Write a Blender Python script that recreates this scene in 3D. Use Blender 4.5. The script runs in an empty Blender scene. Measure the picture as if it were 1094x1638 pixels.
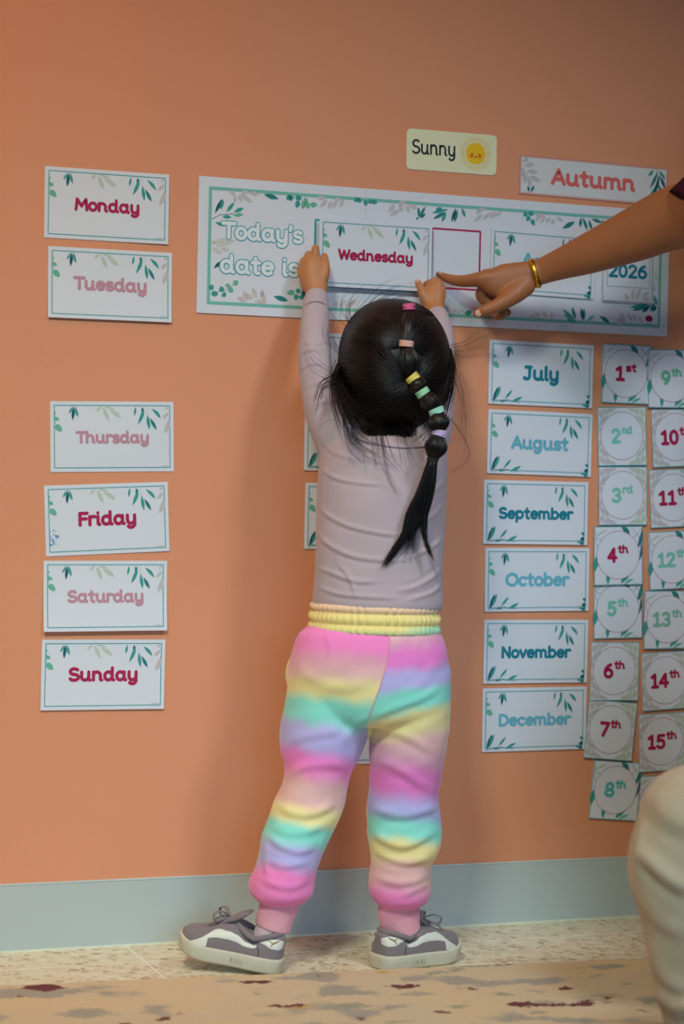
import bpy, bmesh, math, random
import numpy as np
from mathutils import Vector, Matrix

random.seed(7)
rng = np.random.default_rng(7)
scene = bpy.context.scene
COL = scene.collection

# ------------------------------------------------------------------ camera
IMW, IMH, FPX = 1094.0, 1638.0, 3271.69
CAM = np.array([-1.22, -3.0467, 0.7312])
CF = np.array([0.36809617, 0.92965032, -0.01598435])
CR = np.array([0.92950302, -0.36750367, 0.03106762])
CU = np.array([-0.02300772, 0.02629338, 0.99938947])
cd = bpy.data.cameras.new('camera')
cam = bpy.data.objects.new('camera', cd); COL.objects.link(cam)
cd.sensor_fit = 'VERTICAL'; cd.sensor_height = 36.0; cd.lens = FPX / IMH * 36.0
M3 = Matrix((CR.tolist(), CU.tolist(), (-CF).tolist())).transposed()
cam.matrix_world = Matrix.Translation(CAM.tolist()) @ M3.to_4x4()
cd.clip_start = 0.05; cd.clip_end = 50
cd.dof.use_dof = True; cd.dof.focus_distance = 3.18; cd.dof.aperture_fstop = 3.2
scene.camera = cam

# ------------------------------------------------------------------ light
wd = bpy.data.worlds.new('world'); scene.world = wd; wd.use_nodes = True
wd.node_tree.nodes['Background'].inputs[0].default_value = (1.0, 0.96, 0.93, 1)
wd.node_tree.nodes['Background'].inputs[1].default_value = 0.035

def area(name, loc, target, size, energy, color, size_y=None, spread=None):
    l = bpy.data.lights.new(name, 'AREA'); l.energy = energy; l.color = color; l.size = size
    if size_y: l.shape = 'RECTANGLE'; l.size_y = size_y
    if spread: l.spread = math.radians(spread)
    o = bpy.data.objects.new(name, l); COL.objects.link(o); o.location = loc
    d = Vector(target) - Vector(loc)
    o.rotation_euler = d.to_track_quat('-Z', 'Y').to_euler()
    return o
area('window_daylight', (-0.6, -4.2, 0.9), (0.15, 0.0, -0.05), 2.0, 4.2, (0.25, 0.66, 1.0), 0.9, spread=50)
area('ceiling_panel_left', (-1.6, -2.4, 2.7), (-0.5, -0.1, 0.22), 0.45, 7.5, (0.88, 1.0, 0.84), spread=60)
area('ceiling_panel_right', (0.6, -2.3, 2.7), (0.36, -0.12, 0.0), 0.45, 4.6, (0.80, 0.89, 1.0), spread=60)
area('wall_washer_left', (-1.0, -0.9, 2.7), (-0.75, -0.1, 0.6), 0.4, 2.6, (1.0, 0.26, 0.02), spread=90)
scene.view_settings.view_transform = 'Standard'
scene.view_settings.look = 'None'
scene.view_settings.gamma = 1.0
scene.view_settings.use_curve_mapping = False
scene.view_settings.exposure = 0.0

# ------------------------------------------------------------------ helpers
def lin(h):
    if isinstance(h, str):
        h = h.lstrip('#'); c = [int(h[i:i+2], 16) / 255 for i in (0, 2, 4)]
    else:
        c = [v / 255 for v in h]
    return tuple(v / 12.92 if v <= 0.04045 else ((v + 0.055) / 1.055) ** 2.4 for v in c)

def at(px, py, d):
    """point seen at photo position (px, py), d metres along the view axis"""
    return CAM + (CF * FPX + (px - IMW/2) * CR - (py - IMH/2) * CU) * (d / FPX)

def on_plane_y(px, py, y=0.0):
    r = CF * FPX + (px - IMW/2) * CR - (py - IMH/2) * CU
    return CAM + r * ((y - CAM[1]) / r[1])

def project(V):
    q = np.asarray(V) - CAM
    d = q @ CF
    return IMW/2 + (q @ CR) / d * FPX, IMH/2 - (q @ CU) / d * FPX, d

RH = np.array([CR[0], CR[1], 0.0]); RH /= np.linalg.norm(RH)      # to the right as the child stands
FH = np.array([-RH[1], RH[0], 0.0])                               # towards the wall as the child faces
ZZ = np.array([0, 0, 1.0])

def tag(o, label=None, cat=None, group=None, kind=None):
    if label: o['label'] = label
    if cat: o['category'] = cat
    if group: o['group'] = group
    if kind: o['kind'] = kind
    return o

def empty(name, loc=(0, 0, 0), rot=(0, 0, 0)):
    o = bpy.data.objects.new(name, None); COL.objects.link(o)
    o.location = loc; o.rotation_euler = rot; o.empty_display_size = 0.05
    return o

def mesh_obj(name, verts, faces, mat, parent=None, smooth=True, cols=None, local=False):
    me = bpy.data.meshes.new(name)
    V = np.asarray(verts, dtype=float)
    if parent is not None and not local:
        inv = np.array(world_of(parent).inverted())
        V = V @ inv[:3, :3].T + inv[:3, 3]
    me.from_pydata([tuple(v) for v in V.tolist()], [], [tuple(f) for f in faces])
    me.update()
    if cols is not None:
        a = me.color_attributes.new('Col', 'FLOAT_COLOR', 'POINT')
        c = np.ones((len(V), 4), dtype=np.float32); c[:, :3] = np.asarray(cols)
        a.data.foreach_set('color', c.ravel())
    if smooth:
        me.polygons.foreach_set('use_smooth', [True] * len(me.polygons))
    mats = mat if isinstance(mat, (list, tuple)) else [mat]
    for m in mats: me.materials.append(m)
    o = bpy.data.objects.new(name, me); COL.objects.link(o)
    if parent is not None: o.parent = parent
    return o

def world_of(o):
    m = o.matrix_basis.copy()
    while o.parent is not None:
        o = o.parent; m = o.matrix_basis @ m
    return m

# ---- materials
def nt(name):
    m = bpy.data.materials.new(name); m.use_nodes = True
    t = m.node_tree; b = t.nodes['Principled BSDF']
    return m, t, b

def add(t, typ, **kw):
    n = t.nodes.new(typ)
    for k, v in kw.items(): setattr(n, k, v)
    return n

def coords(t, scale=1.0, obj=True):
    tc = add(t, 'ShaderNodeTexCoord'); mp = add(t, 'ShaderNodeMapping')
    mp.inputs['Scale'].default_value = scale if isinstance(scale, tuple) else (scale,) * 3
    t.links.new(tc.outputs['Object'], mp.inputs[0])
    return mp.outputs[0]

def bump(t, b, height, strength=0.3, dist=0.001):
    bn = add(t, 'ShaderNodeBump'); bn.inputs['Strength'].default_value = strength
    bn.inputs['Distance'].default_value = dist
    t.links.new(height, bn.inputs['Height']); t.links.new(bn.outputs[0], b.inputs['Normal'])

def noise_node(t, vec, scale, detail=2.0, rough=0.5):
    n = add(t, 'ShaderNodeTexNoise'); n.inputs['Scale'].default_value = scale
    n.inputs['Detail'].default_value = detail; n.inputs['Roughness'].default_value = rough
    t.links.new(vec, n.inputs['Vector']); return n

def ramp(t, fac, stops, interp='LINEAR'):
    r = add(t, 'ShaderNodeValToRGB'); r.color_ramp.interpolation = interp
    e = r.color_ramp.elements
    while len(e) < len(stops): e.new(0.5)
    for i, (p, c) in enumerate(stops):
        e[i].position = p; e[i].color = (*c, 1) if len(c) == 3 else c
    t.links.new(fac, r.inputs[0]); return r

def mix(t, fac, a, b):
    n = add(t, 'ShaderNodeMix', data_type='RGBA')
    for s, v in ((0, fac), (6, a), (7, b)):
        if hasattr(v, 'is_output'): t.links.new(v, n.inputs[s])
        elif s == 0: n.inputs[0].default_value = v
        else: n.inputs[s].default_value = (*v, 1)
    return n.outputs[2]

def simple(name, color, rough=0.6, nscale=0, nstr=0.2, ndist=0.0008, var=0.0, metallic=0.0, sheen=0.0, sss=0.0, spec=0.5):
    m, t, b = nt(name)
    c = lin(color)
    b.inputs['Base Color'].default_value = (*c, 1); b.inputs['Roughness'].default_value = rough
    b.inputs['Metallic'].default_value = metallic; b.inputs['Specular IOR Level'].default_value = spec
    if sheen: b.inputs['Sheen Weight'].default_value = sheen
    if sss:
        b.inputs['Subsurface Weight'].default_value = sss
        b.inputs['Subsurface Radius'].default_value = (0.01, 0.004, 0.002)
        b.inputs['Subsurface Scale'].default_value = 0.3
    v = coords(t)
    if nscale:
        n = noise_node(t, v, nscale, 3)
        bump(t, b, n.outputs[0], nstr, ndist)
        if var:
            k = mix(t, n.outputs[0], tuple(x * (1 - var) for x in c), tuple(min(1, x * (1 + var)) for x in c))
            t.links.new(k, b.inputs['Base Color'])
    return m

def attr_mat(name, rough=0.6, nscale=0, nstr=0.2, ndist=0.0005, sheen=0, spec=0.5, coat=0):
    m, t, b = nt(name)
    a = add(t, 'ShaderNodeAttribute', attribute_name='Col')
    t.links.new(a.outputs['Color'], b.inputs['Base Color'])
    b.inputs['Roughness'].default_value = rough; b.inputs['Specular IOR Level'].default_value = spec
    if sheen: b.inputs['Sheen Weight'].default_value = sheen
    if coat: b.inputs['Coat Weight'].default_value = coat; b.inputs['Coat Roughness'].default_value = 0.12
    if nscale:
        n = noise_node(t, coords(t), nscale, 3); bump(t, b, n.outputs[0], nstr, ndist)
    return m

# ---- geometry bits
def catmull(P, n):
    P = np.asarray(P, float); out = []
    for i in range(len(P) - 1):
        p0 = P[max(i-1, 0)]; p1 = P[i]; p2 = P[i+1]; p3 = P[min(i+2, len(P)-1)]
        for k in range(n):
            s = k / n
            out.append(0.5 * ((2*p1) + (-p0+p2)*s + (2*p0-5*p1+4*p2-p3)*s*s + (-p0+3*p1-3*p2+p3)*s**3))
    out.append(P[-1]); return np.array(out)

class Geo:
    def __init__(s): s.v = []; s.f = []; s.c = []; s.n = 0
    def addm(s, V, Fc, col=None):
        V = np.asarray(V, float)
        s.v.append(V); s.f += [tuple(i + s.n for i in f) for f in Fc]; s.n += len(V)
        if col is not None:
            c = np.asarray(col, float)
            s.c.append(np.tile(c, (len(V), 1)) if c.ndim == 1 else c)
    def rings(s, rings, cap=True, col=None):
        """rings: list of (N,3) arrays"""
        N = len(rings[0]); V = np.concatenate(rings); Fc = []
        for i in range(len(rings) - 1):
            for k in range(N):
                a = i*N + k; b = i*N + (k+1) % N
                Fc.append((a, b, b + N, a + N))
        if cap:
            V = np.concatenate([V, [rings[0].mean(0)], [rings[-1].mean(0)]])
            L = len(V); o = (len(rings) - 1) * N
            for k in range(N):
                Fc.append((L-2, (k+1) % N, k)); Fc.append((L-1, o + k, o + (k+1) % N))
        s.addm(V, Fc, col)
    def tube(s, P, R, n=14, sub=4, up=None, round_ends=True, col=None):
        """P centres, R radii (float or (side, up) pair), tapered tube with rounded ends"""
        P = np.asarray(P, float); R = np.array([(r, r) if np.isscalar(r) else r for r in R], float)
        if sub > 1 and len(P) > 1:
            Q = catmull(np.concatenate([P, R], 1), sub); P = Q[:, :3]; R = np.maximum(Q[:, 3:], 1e-5)
        T = np.gradient(P, axis=0); T /= np.linalg.norm(T, axis=1)[:, None] + 1e-12
        if round_ends:
            hs = [0.0, .38, .71, .92]
            pre = [(P[0] - T[0]*R[0].mean()*c, R[0]*max(1e-3, math.sqrt(1-c*c)), T[0]) for c in (.995, .92, .71, .38)]
            post = [(P[-1] + T[-1]*R[-1].mean()*c, R[-1]*max(1e-3, math.sqrt(1-c*c)), T[-1]) for c in (.38, .71, .92, .995)]
            P = np.concatenate([[p[0] for p in pre], P, [p[0] for p in post]])
            R = np.concatenate([[p[1] for p in pre], R, [p[1] for p in post]])
            T = np.concatenate([[p[2] for p in pre], T, [p[2] for p in post]])
        u = np.array(up if up is not None else (0, 0, 1.0), float)
        if up is None and abs(T[len(T)//2] @ u) > 0.9: u = np.array([1.0, 0, 0])
        a = np.linspace(0, 2*math.pi, n, endpoint=False); rs = []
        U = u - T[0]*(T[0] @ u); U /= np.linalg.norm(U)
        for i in range(len(P)):
            U = U - T[i]*(T[i] @ U); U /= np.linalg.norm(U) + 1e-12
            S = np.cross(T[i], U)
            rs.append(P[i] + R[i, 0]*np.cos(a)[:, None]*S + R[i, 1]*np.sin(a)[:, None]*U)
        s.rings(rs, True, col)
    def ellipsoid(s, c, ax, nu=24, nv=16, e=1.0, col=None):
        """ax: three axis vectors"""
        c = np.asarray(c, float); A = np.asarray(ax, float); rs = []
        a = np.linspace(0, 2*math.pi, nu, endpoint=False)
        for j in range(1, nv):
            t = math.pi*j/nv - math.pi/2
            rs.append(c + math.cos(t)*(np.cos(a)[:, None]*A[0] + np.sin(a)[:, None]*A[1]) + math.sin(t)*A[2])
        s.rings(rs, True, col)
    def box(s, lo, hi, col=None):
        x0, y0, z0 = lo; x1, y1, z1 = hi
        V = [(x0,y0,z0),(x1,y0,z0),(x1,y1,z0),(x0,y1,z0),(x0,y0,z1),(x1,y0,z1),(x1,y1,z1),(x0,y1,z1)]
        s.addm(V, [(0,3,2,1),(4,5,6,7),(0,1,5,4),(1,2,6,5),(2,3,7,6),(3,0,4,7)], col)
    def V(s): return np.concatenate(s.v)
    def build(s, name, mat, parent=None, smooth=True):
        return mesh_obj(name, s.V(), s.f, mat, parent, smooth, np.concatenate(s.c) if s.c else None)

def fuse(geo, voxel, smooth=6, factor=0.5):
    """melt overlapping pieces into one continuous surface; returns verts, faces"""
    me = bpy.data.meshes.new('tmp'); me.from_pydata([tuple(v) for v in geo.V().tolist()], [], geo.f)
    bm = bmesh.new(); bm.from_mesh(me); bmesh.ops.recalc_face_normals(bm, faces=bm.faces); bm.to_mesh(me); bm.free()
    o = bpy.data.objects.new('tmp', me); COL.objects.link(o)
    r = o.modifiers.new('r', 'REMESH'); r.mode = 'VOXEL'; r.voxel_size = voxel
    if smooth:
        k = o.modifiers.new('s', 'SMOOTH'); k.factor = factor; k.iterations = smooth
    dg = bpy.context.evaluated_depsgraph_get(); dg.update()
    m2 = bpy.data.meshes.new_from_object(o.evaluated_get(dg))
    V = np.empty(len(m2.vertices)*3); m2.vertices.foreach_get('co', V); V = V.reshape(-1, 3)
    N = np.empty(len(m2.vertices)*3); m2.vertex_normals.foreach_get('vector', N); N = N.reshape(-1, 3)
    Fc = [tuple(p.vertices) for p in m2.polygons]
    bpy.data.objects.remove(o); bpy.data.meshes.remove(me); bpy.data.meshes.remove(m2)
    return V, N, Fc

def seg_dist(px, py, poly):
    """distance to a polyline, signed side, and fraction along it"""
    P = np.asarray(poly, float); best = np.full(len(px), 1e9); side = np.zeros(len(px)); frac = np.zeros(len(px))
    L = np.linalg.norm(np.diff(P, axis=0), axis=1); cum = np.concatenate([[0], np.cumsum(L)])
    for i in range(len(P) - 1):
        d = P[i+1] - P[i]; t = np.clip(((px-P[i,0])*d[0] + (py-P[i,1])*d[1]) / (d @ d), 0, 1)
        qx = px - P[i,0] - t*d[0]; qy = py - P[i,1] - t*d[1]
        r = np.hypot(qx, qy); m = r < best
        best[m] = r[m]; side[m] = np.sign(d[0]*qy - d[1]*qx)[m]; frac[m] = ((cum[i] + t*L[i]) / cum[-1])[m]
    return best, side, frac

def folds(V, N, lines, facing=True):
    """press cloth folds into a surface: each line (points, height, width); ridge with a soft trough beside it"""
    px, py, d = project(V); out = V.copy()
    w = np.clip(-(N @ CF) * 1.6, 0, 1) if facing else np.ones(len(V))
    disp = np.zeros(len(V))
    for pts, h, wd_ in lines:
        r, s, fr = seg_dist(px, py, catmull(pts, 5))
        taper = np.clip(np.sin(np.pi*np.clip(fr, 0.02, 0.98)) * 1.6, 0, 1)
        sd = r * s
        disp += taper * h * (np.exp(-(r/wd_)**2) - 0.45*np.exp(-((sd - 1.35*wd_)/(0.8*wd_))**2))
    return out + N * (disp * w)[:, None]

def wob(V, scale, seed=0):
    """smooth cheap 3-D noise in -1..1"""
    r = np.random.default_rng(seed); out = np.zeros(len(V))
    for k in range(7):
        a = r.normal(size=3); a /= np.linalg.norm(a)
        out += np.sin(V @ a * scale * r.uniform(.6, 1.6) * 6.28 + r.uniform(0, 6.28) + 1.3*np.sin(V @ r.normal(size=3) * scale * 3))
    return out / 4.0

# ------------------------------------------------------------------ the setting
def wall_material():
    m, t, b = nt('painted_wall')
    v = coords(t)
    n = noise_node(t, v, 260, 3); n2 = noise_node(t, v, 2.2, 3)
    c = mix(t, n2.outputs[0], lin('#df916a'), lin('#e4976e'))
    t.links.new(c, b.inputs['Base Color']); b.inputs['Roughness'].default_value = 0.55
    bump(t, b, n.outputs[0], 0.22, 0.0012); return m

def tile_material():
    m, t, b = nt('terrazzo')
    v = coords(t)
    wn = noise_node(t, v, 40, 2)
    wv = add(t, 'ShaderNodeVectorMath', operation='MULTIPLY_ADD')
    t.links.new(wn.outputs['Color'], wv.inputs[0]); wv.inputs[1].default_value = (0.012,) * 3
    t.links.new(v, wv.inputs[2])
    vo = add(t, 'ShaderNodeTexVoronoi'); vo.inputs['Scale'].default_value = 70
    t.links.new(wv.outputs[0], vo.inputs['Vector'])
    ve = add(t, 'ShaderNodeTexVoronoi', feature='DISTANCE_TO_EDGE'); ve.inputs['Scale'].default_value = 70
    t.links.new(wv.outputs[0], ve.inputs['Vector'])
    sep = add(t, 'ShaderNodeSeparateColor'); t.links.new(vo.outputs['Color'], sep.inputs[0])
    chips = ramp(t, sep.outputs[0], [(0.0, lin('#bfa684')), (0.3, lin('#dfd0b0')), (0.55, lin('#e8dec2')), (0.8, lin('#cab796')), (1.0, lin('#b39a76'))])
    edge = ramp(t, ve.outputs['Distance'], [(0.06, (1, 1, 1)), (0.16, (0, 0, 0))])
    c = mix(t, edge.outputs[0], chips.outputs[0], lin('#e0d3b4'))
    sx = add(t, 'ShaderNodeSeparateXYZ'); t.links.new(v, sx.inputs[0])
    def joint(out, off, pitch, w):
        a = add(t, 'ShaderNodeMath', operation='SUBTRACT'); t.links.new(out, a.inputs[0]); a.inputs[1].default_value = off
        p = add(t, 'ShaderNodeMath', operation='PINGPONG'); t.links.new(a.outputs[0], p.inputs[0]); p.inputs[1].default_value = pitch / 2
        l = add(t, 'ShaderNodeMath', operation='LESS_THAN'); t.links.new(p.outputs[0], l.inputs[0]); l.inputs[1].default_value = w
        return l.outputs[0]
    jx = joint(sx.outputs[0], -0.351, 0.41, 0.0016); jy = joint(sx.outputs[1], -0.1075, 0.41, 0.0022)
    mx = add(t, 'ShaderNodeMath', operation='MAXIMUM'); t.links.new(jx, mx.inputs[0]); t.links.new(jy, mx.inputs[1])
    c = mix(t, mx.outputs[0], c, lin('#eee6d2'))
    t.links.new(c, b.inputs['Base Color']); b.inputs['Roughness'].default_value = 0.4
    return m

def carpet_material():
    m, t, b = nt('patterned_carpet')
    v = coords(t)
    fine = noise_node(t, v, 420, 2); mid = noise_node(t, v, 130, 2)
    base = mix(t, fine.outputs[0], lin('#c9af8a'), lin('#e6d2b0'))
    warp = add(t, 'ShaderNodeVectorMath', operation='MULTIPLY_ADD')
    t.links.new(mid.outputs['Color'], warp.inputs[0]); warp.inputs[1].default_value = (0.016, 0.03, 0.01); t.links.new(v, warp.inputs[2])
    def patch(seed, scale, lo, hi, color, prev):
        mp = add(t, 'ShaderNodeMapping'); mp.inputs['Location'].default_value = (seed, seed * .7, 0)
        t.links.new(warp.outputs[0], mp.inputs[0])
        n = noise_node(t, mp.outputs[0], scale, 1.5)
        r = ramp(t, n.outputs[0], [(lo, (0, 0, 0)), (hi, (1, 1, 1))])
        return mix(t, r.outputs[0], prev, lin(color))
    speck = add(t, 'ShaderNodeMath', operation='MULTIPLY_ADD'); t.links.new(fine.outputs[0], speck.inputs[0]); speck.inputs[1].default_value = 0.035; speck.inputs[2].default_value = -0.05
    def patch(seed, scale, lo, hi, color, prev, amt=1.0):
        mp = add(t, 'ShaderNodeMapping'); mp.inputs['Location'].default_value = (seed, seed * .7, 0); mp.inputs['Scale'].default_value = (0.75, 1.25, 1)
        t.links.new(warp.outputs[0], mp.inputs[0])
        n = noise_node(t, mp.outputs[0], scale, 1.5)
        s = add(t, 'ShaderNodeMath', operation='ADD'); t.links.new(n.outputs[0], s.inputs[0]); t.links.new(speck.outputs[0], s.inputs[1])
        r = ramp(t, s.outputs[0], [(lo, (0, 0, 0)), (hi, (amt,) * 3)])
        return mix(t, r.outputs[0], prev, lin(color))
    c = patch(3.1, 6.0, .40, .62, '#dfc296', base)
    c = patch(11.3, 13.0, .535, .60, '#a39c90', c, .85)
    c = patch(5.7, 17.0, .635, .67, '#969a80', c, .8)
    c = patch(23.9, 14.0, .67, .70, '#cb9f4e', c, .75)
    c = patch(41.2, 17.0, .635, .655, '#6f3638', c)
    t.links.new(c, b.inputs['Base Color']); b.inputs['Roughness'].default_value = 0.95
    bump(t, b, fine.outputs[0], 0.8, 0.003); return m

M_wall = wall_material()
M_base = simple('skirting_vinyl', '#b6bebb', 0.45, 300, 0.1, 0.0006)
M_edge = simple('skirting_edge', '#c6cfcc', 0.45)
M_bead = simple('grout_bead', '#dcdcc6', 0.5)

def slab(name, lo, hi, m, kind='structure'):
    g = Geo(); g.box(lo, hi); o = g.build(name, m, None, False)
    if kind: o['kind'] = kind
    return o
slab('wall_back', (-4, 0, 0), (4, 0.12, 2.8), M_wall)
slab('floor', (-4, -6, -0.1), (4, 0.12, 0), tile_material())
bo = slab('baseboard_back', (-4, -0.003, 0.003), (4, 0.0, 0.1022), M_base)
slab('trim_1', (-4, -0.0038, 0.1022), (4, 0.0, 0.1042), M_edge)
slab('trim_2', (-4, -0.005, 0.0), (4, 0.0, 0.003), M_bead)

# carpet: its edge runs along y = -0.275, a little askew to the wall
def carpet():
    nx = 400; xs = np.linspace(-2.6, 2.6, nx); r = np.random.default_rng(3)
    ye = -0.272 - 0.0795*xs + 0.0006*r.normal(size=nx)
    prof = [(0.0, 0.0), (-0.0005, 0.005), (0.0025, 0.008), (0.008, 0.009)]
    rows = [np.stack([xs, ye - a, np.full(nx, z)], 1) for a, z in prof]
    rows.append(np.stack([xs, np.full(nx, -4.5), np.full(nx, 0.009)], 1))
    V = np.concatenate(rows); Fc = []
    for j in range(len(rows) - 1):
        for i in range(nx - 1):
            Fc.append((j*nx + i, (j+1)*nx + i, (j+1)*nx + i + 1, j*nx + i + 1))
    o = mesh_obj('carpet', V, Fc, carpet_material(), None, True)
    tag(o, 'beige carpet with grey, maroon and mustard flecks on the tiled floor', 'carpet')
carpet()

# ------------------------------------------------------------------ printed cards
M_print = attr_mat('laminated_print', 0.36, 0, spec=0.35)
WHITE = lin('#dddee6'); TEAL = lin('#4f9fa4'); MINTB = lin('#79bcae')
C_RED = lin('#b02050'); C_ROSE = lin('#c58f9e'); C_TEALT = lin('#1f7f93'); C_BLUE = lin('#6fb4c8')
C_MINT = lin('#7fc6b4'); C_CORAL = lin('#dd6a66'); C_NAVY = lin('#14212c')
L_DARK = lin('#1f5f6c'); L_TEAL = lin('#3f9a92'); L_GREEN = lin('#6db598'); L_SAGE = lin('#bfc9b8'); L_MAUVE = lin('#c6bfc0')
L_MID = lin('#2f7f80')

class Print:
    """flat printed shapes on a card, in card metres (u right, v up, from the centre)"""
    def __init__(s, curl): s.v = []; s.f = []; s.c = []; s.curl = curl; s.k = 0
    def poly(s, P, col, layer):
        P = np.asarray(P, float); n0 = len(s.v); c = P.mean(0)
        off = 0.0007 + 0.00006*layer
        for p in list(P) + [c]:
            s.v.append((p[0], -(s.curl(p[0], p[1]) + off), p[1])); s.c.append(col)
        k = len(P)
        A = 0.5*np.sum(P[:, 0]*np.roll(P[:, 1], -1) - np.roll(P[:, 0], -1)*P[:, 1])
        for i in range(k):
            a, b = n0 + i, n0 + (i+1) % k
            s.f.append((a, b, n0 + k) if A > 0 else (b, a, n0 + k))
    def strip(s, P, w, col, layer, closed=False, caps=True):
        """stroke a polyline with width w (rounded ends and corners)"""
        P = np.asarray(P, float)
        if closed: P = np.concatenate([P, P[:1]])
        s.k = (s.k + 1) % 10; off = 0.0007 + 0.00006*layer + 0.000005*s.k; h = w/2
        def put(q, e=0.0): s.v.append((q[0], -(s.curl(q[0], q[1]) + off + e), q[1])); s.c.append(col); return len(s.v) - 1
        D = np.diff(P, axis=0); L = np.linalg.norm(D, axis=1); keep = L > 1e-7
        P = np.concatenate([P[:1], P[1:][keep]]); D = np.diff(P, axis=0); D /= np.linalg.norm(D, axis=1)[:, None]
        Nn = np.stack([-D[:, 1], D[:, 0]], 1)
        for i in range(len(D)):
            def nrm(j, i=i):
                if 0 <= j < len(D):
                    if D[i] @ D[j] > 0.85:
                        q = Nn[i] + Nn[j]; q /= np.linalg.norm(q); return q / max(0.5, q @ Nn[i])
                return Nn[i]
            a, b = nrm(i-1), nrm(i+1)
            if closed and i == 0: a = nrm(len(D)-1)
            if closed and i == len(D)-1: b = nrm(0)
            q = [put(P[i] - a*h), put(P[i+1] - b*h), put(P[i+1] + b*h), put(P[i] + a*h)]
            s.f.append(tuple(q))
        if caps:
            pts = [P[0], P[-1]] + [P[i] for i in range(1, len(P)-1) if D[i-1] @ D[i] <= 0.85]
            for ip, p in enumerate(pts):
                c = [put(p + h*np.array([math.cos(t), math.sin(t)]), 0.000002 + 0.0000015*ip) for t in np.linspace(0, 2*math.pi, 12, endpoint=False)]
                s.f.append(tuple(c))
    def disc(s, c, rx, ry, col, layer, n=40):
        s.poly([(c[0] + rx*math.cos(t), c[1] + ry*math.sin(t)) for t in np.linspace(0, 2*math.pi, n, endpoint=False)], col, layer)
    def ring(s, c, r, w, col, layer, n=64):
        s.strip([(c[0] + r*math.cos(t), c[1] + r*math.sin(t)) for t in np.linspace(0, 2*math.pi, n, endpoint=False)], w, col, layer, closed=True, caps=False)
    def frame(s, x0, y0, x1, y1, w, col, layer):
        def seg(a, b): return [tuple(np.array(a)*(1-t) + np.array(b)*t) for t in np.linspace(0, 1, 13)[:-1]]
        s.strip(seg((x0,y0),(x1,y0)) + seg((x1,y0),(x1,y1)) + seg((x1,y1),(x0,y1)) + seg((x0,y1),(x0,y0)), w, col, layer, closed=True, caps=True)
    def leaf(s, base, tip, w, col, layer, bend=0.0, rnd=False):
        b = np.array(base, float); t = np.array(tip, float); d = t - b; n = np.array([-d[1], d[0]])
        L = np.linalg.norm(d); n /= L
        ts = np.linspace(0, 1, 9); up = []; dn = []
        for k in ts:
            prof = (math.sin(math.pi*k**(0.75 if rnd else 1.05)) ** (0.6 if rnd else 1.0)) * w/2
            ctr = b + d*k + n*bend*L*math.sin(math.pi*k)
            up.append(ctr + n*prof); dn.append(ctr - n*prof)
        s.poly(dn + up[::-1][1:-1], col, layer)
    def build(s, name, parent, mat=None):
        return mesh_obj(name, s.v, s.f, mat or M_print, parent, False, s.c, local=True)

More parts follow.
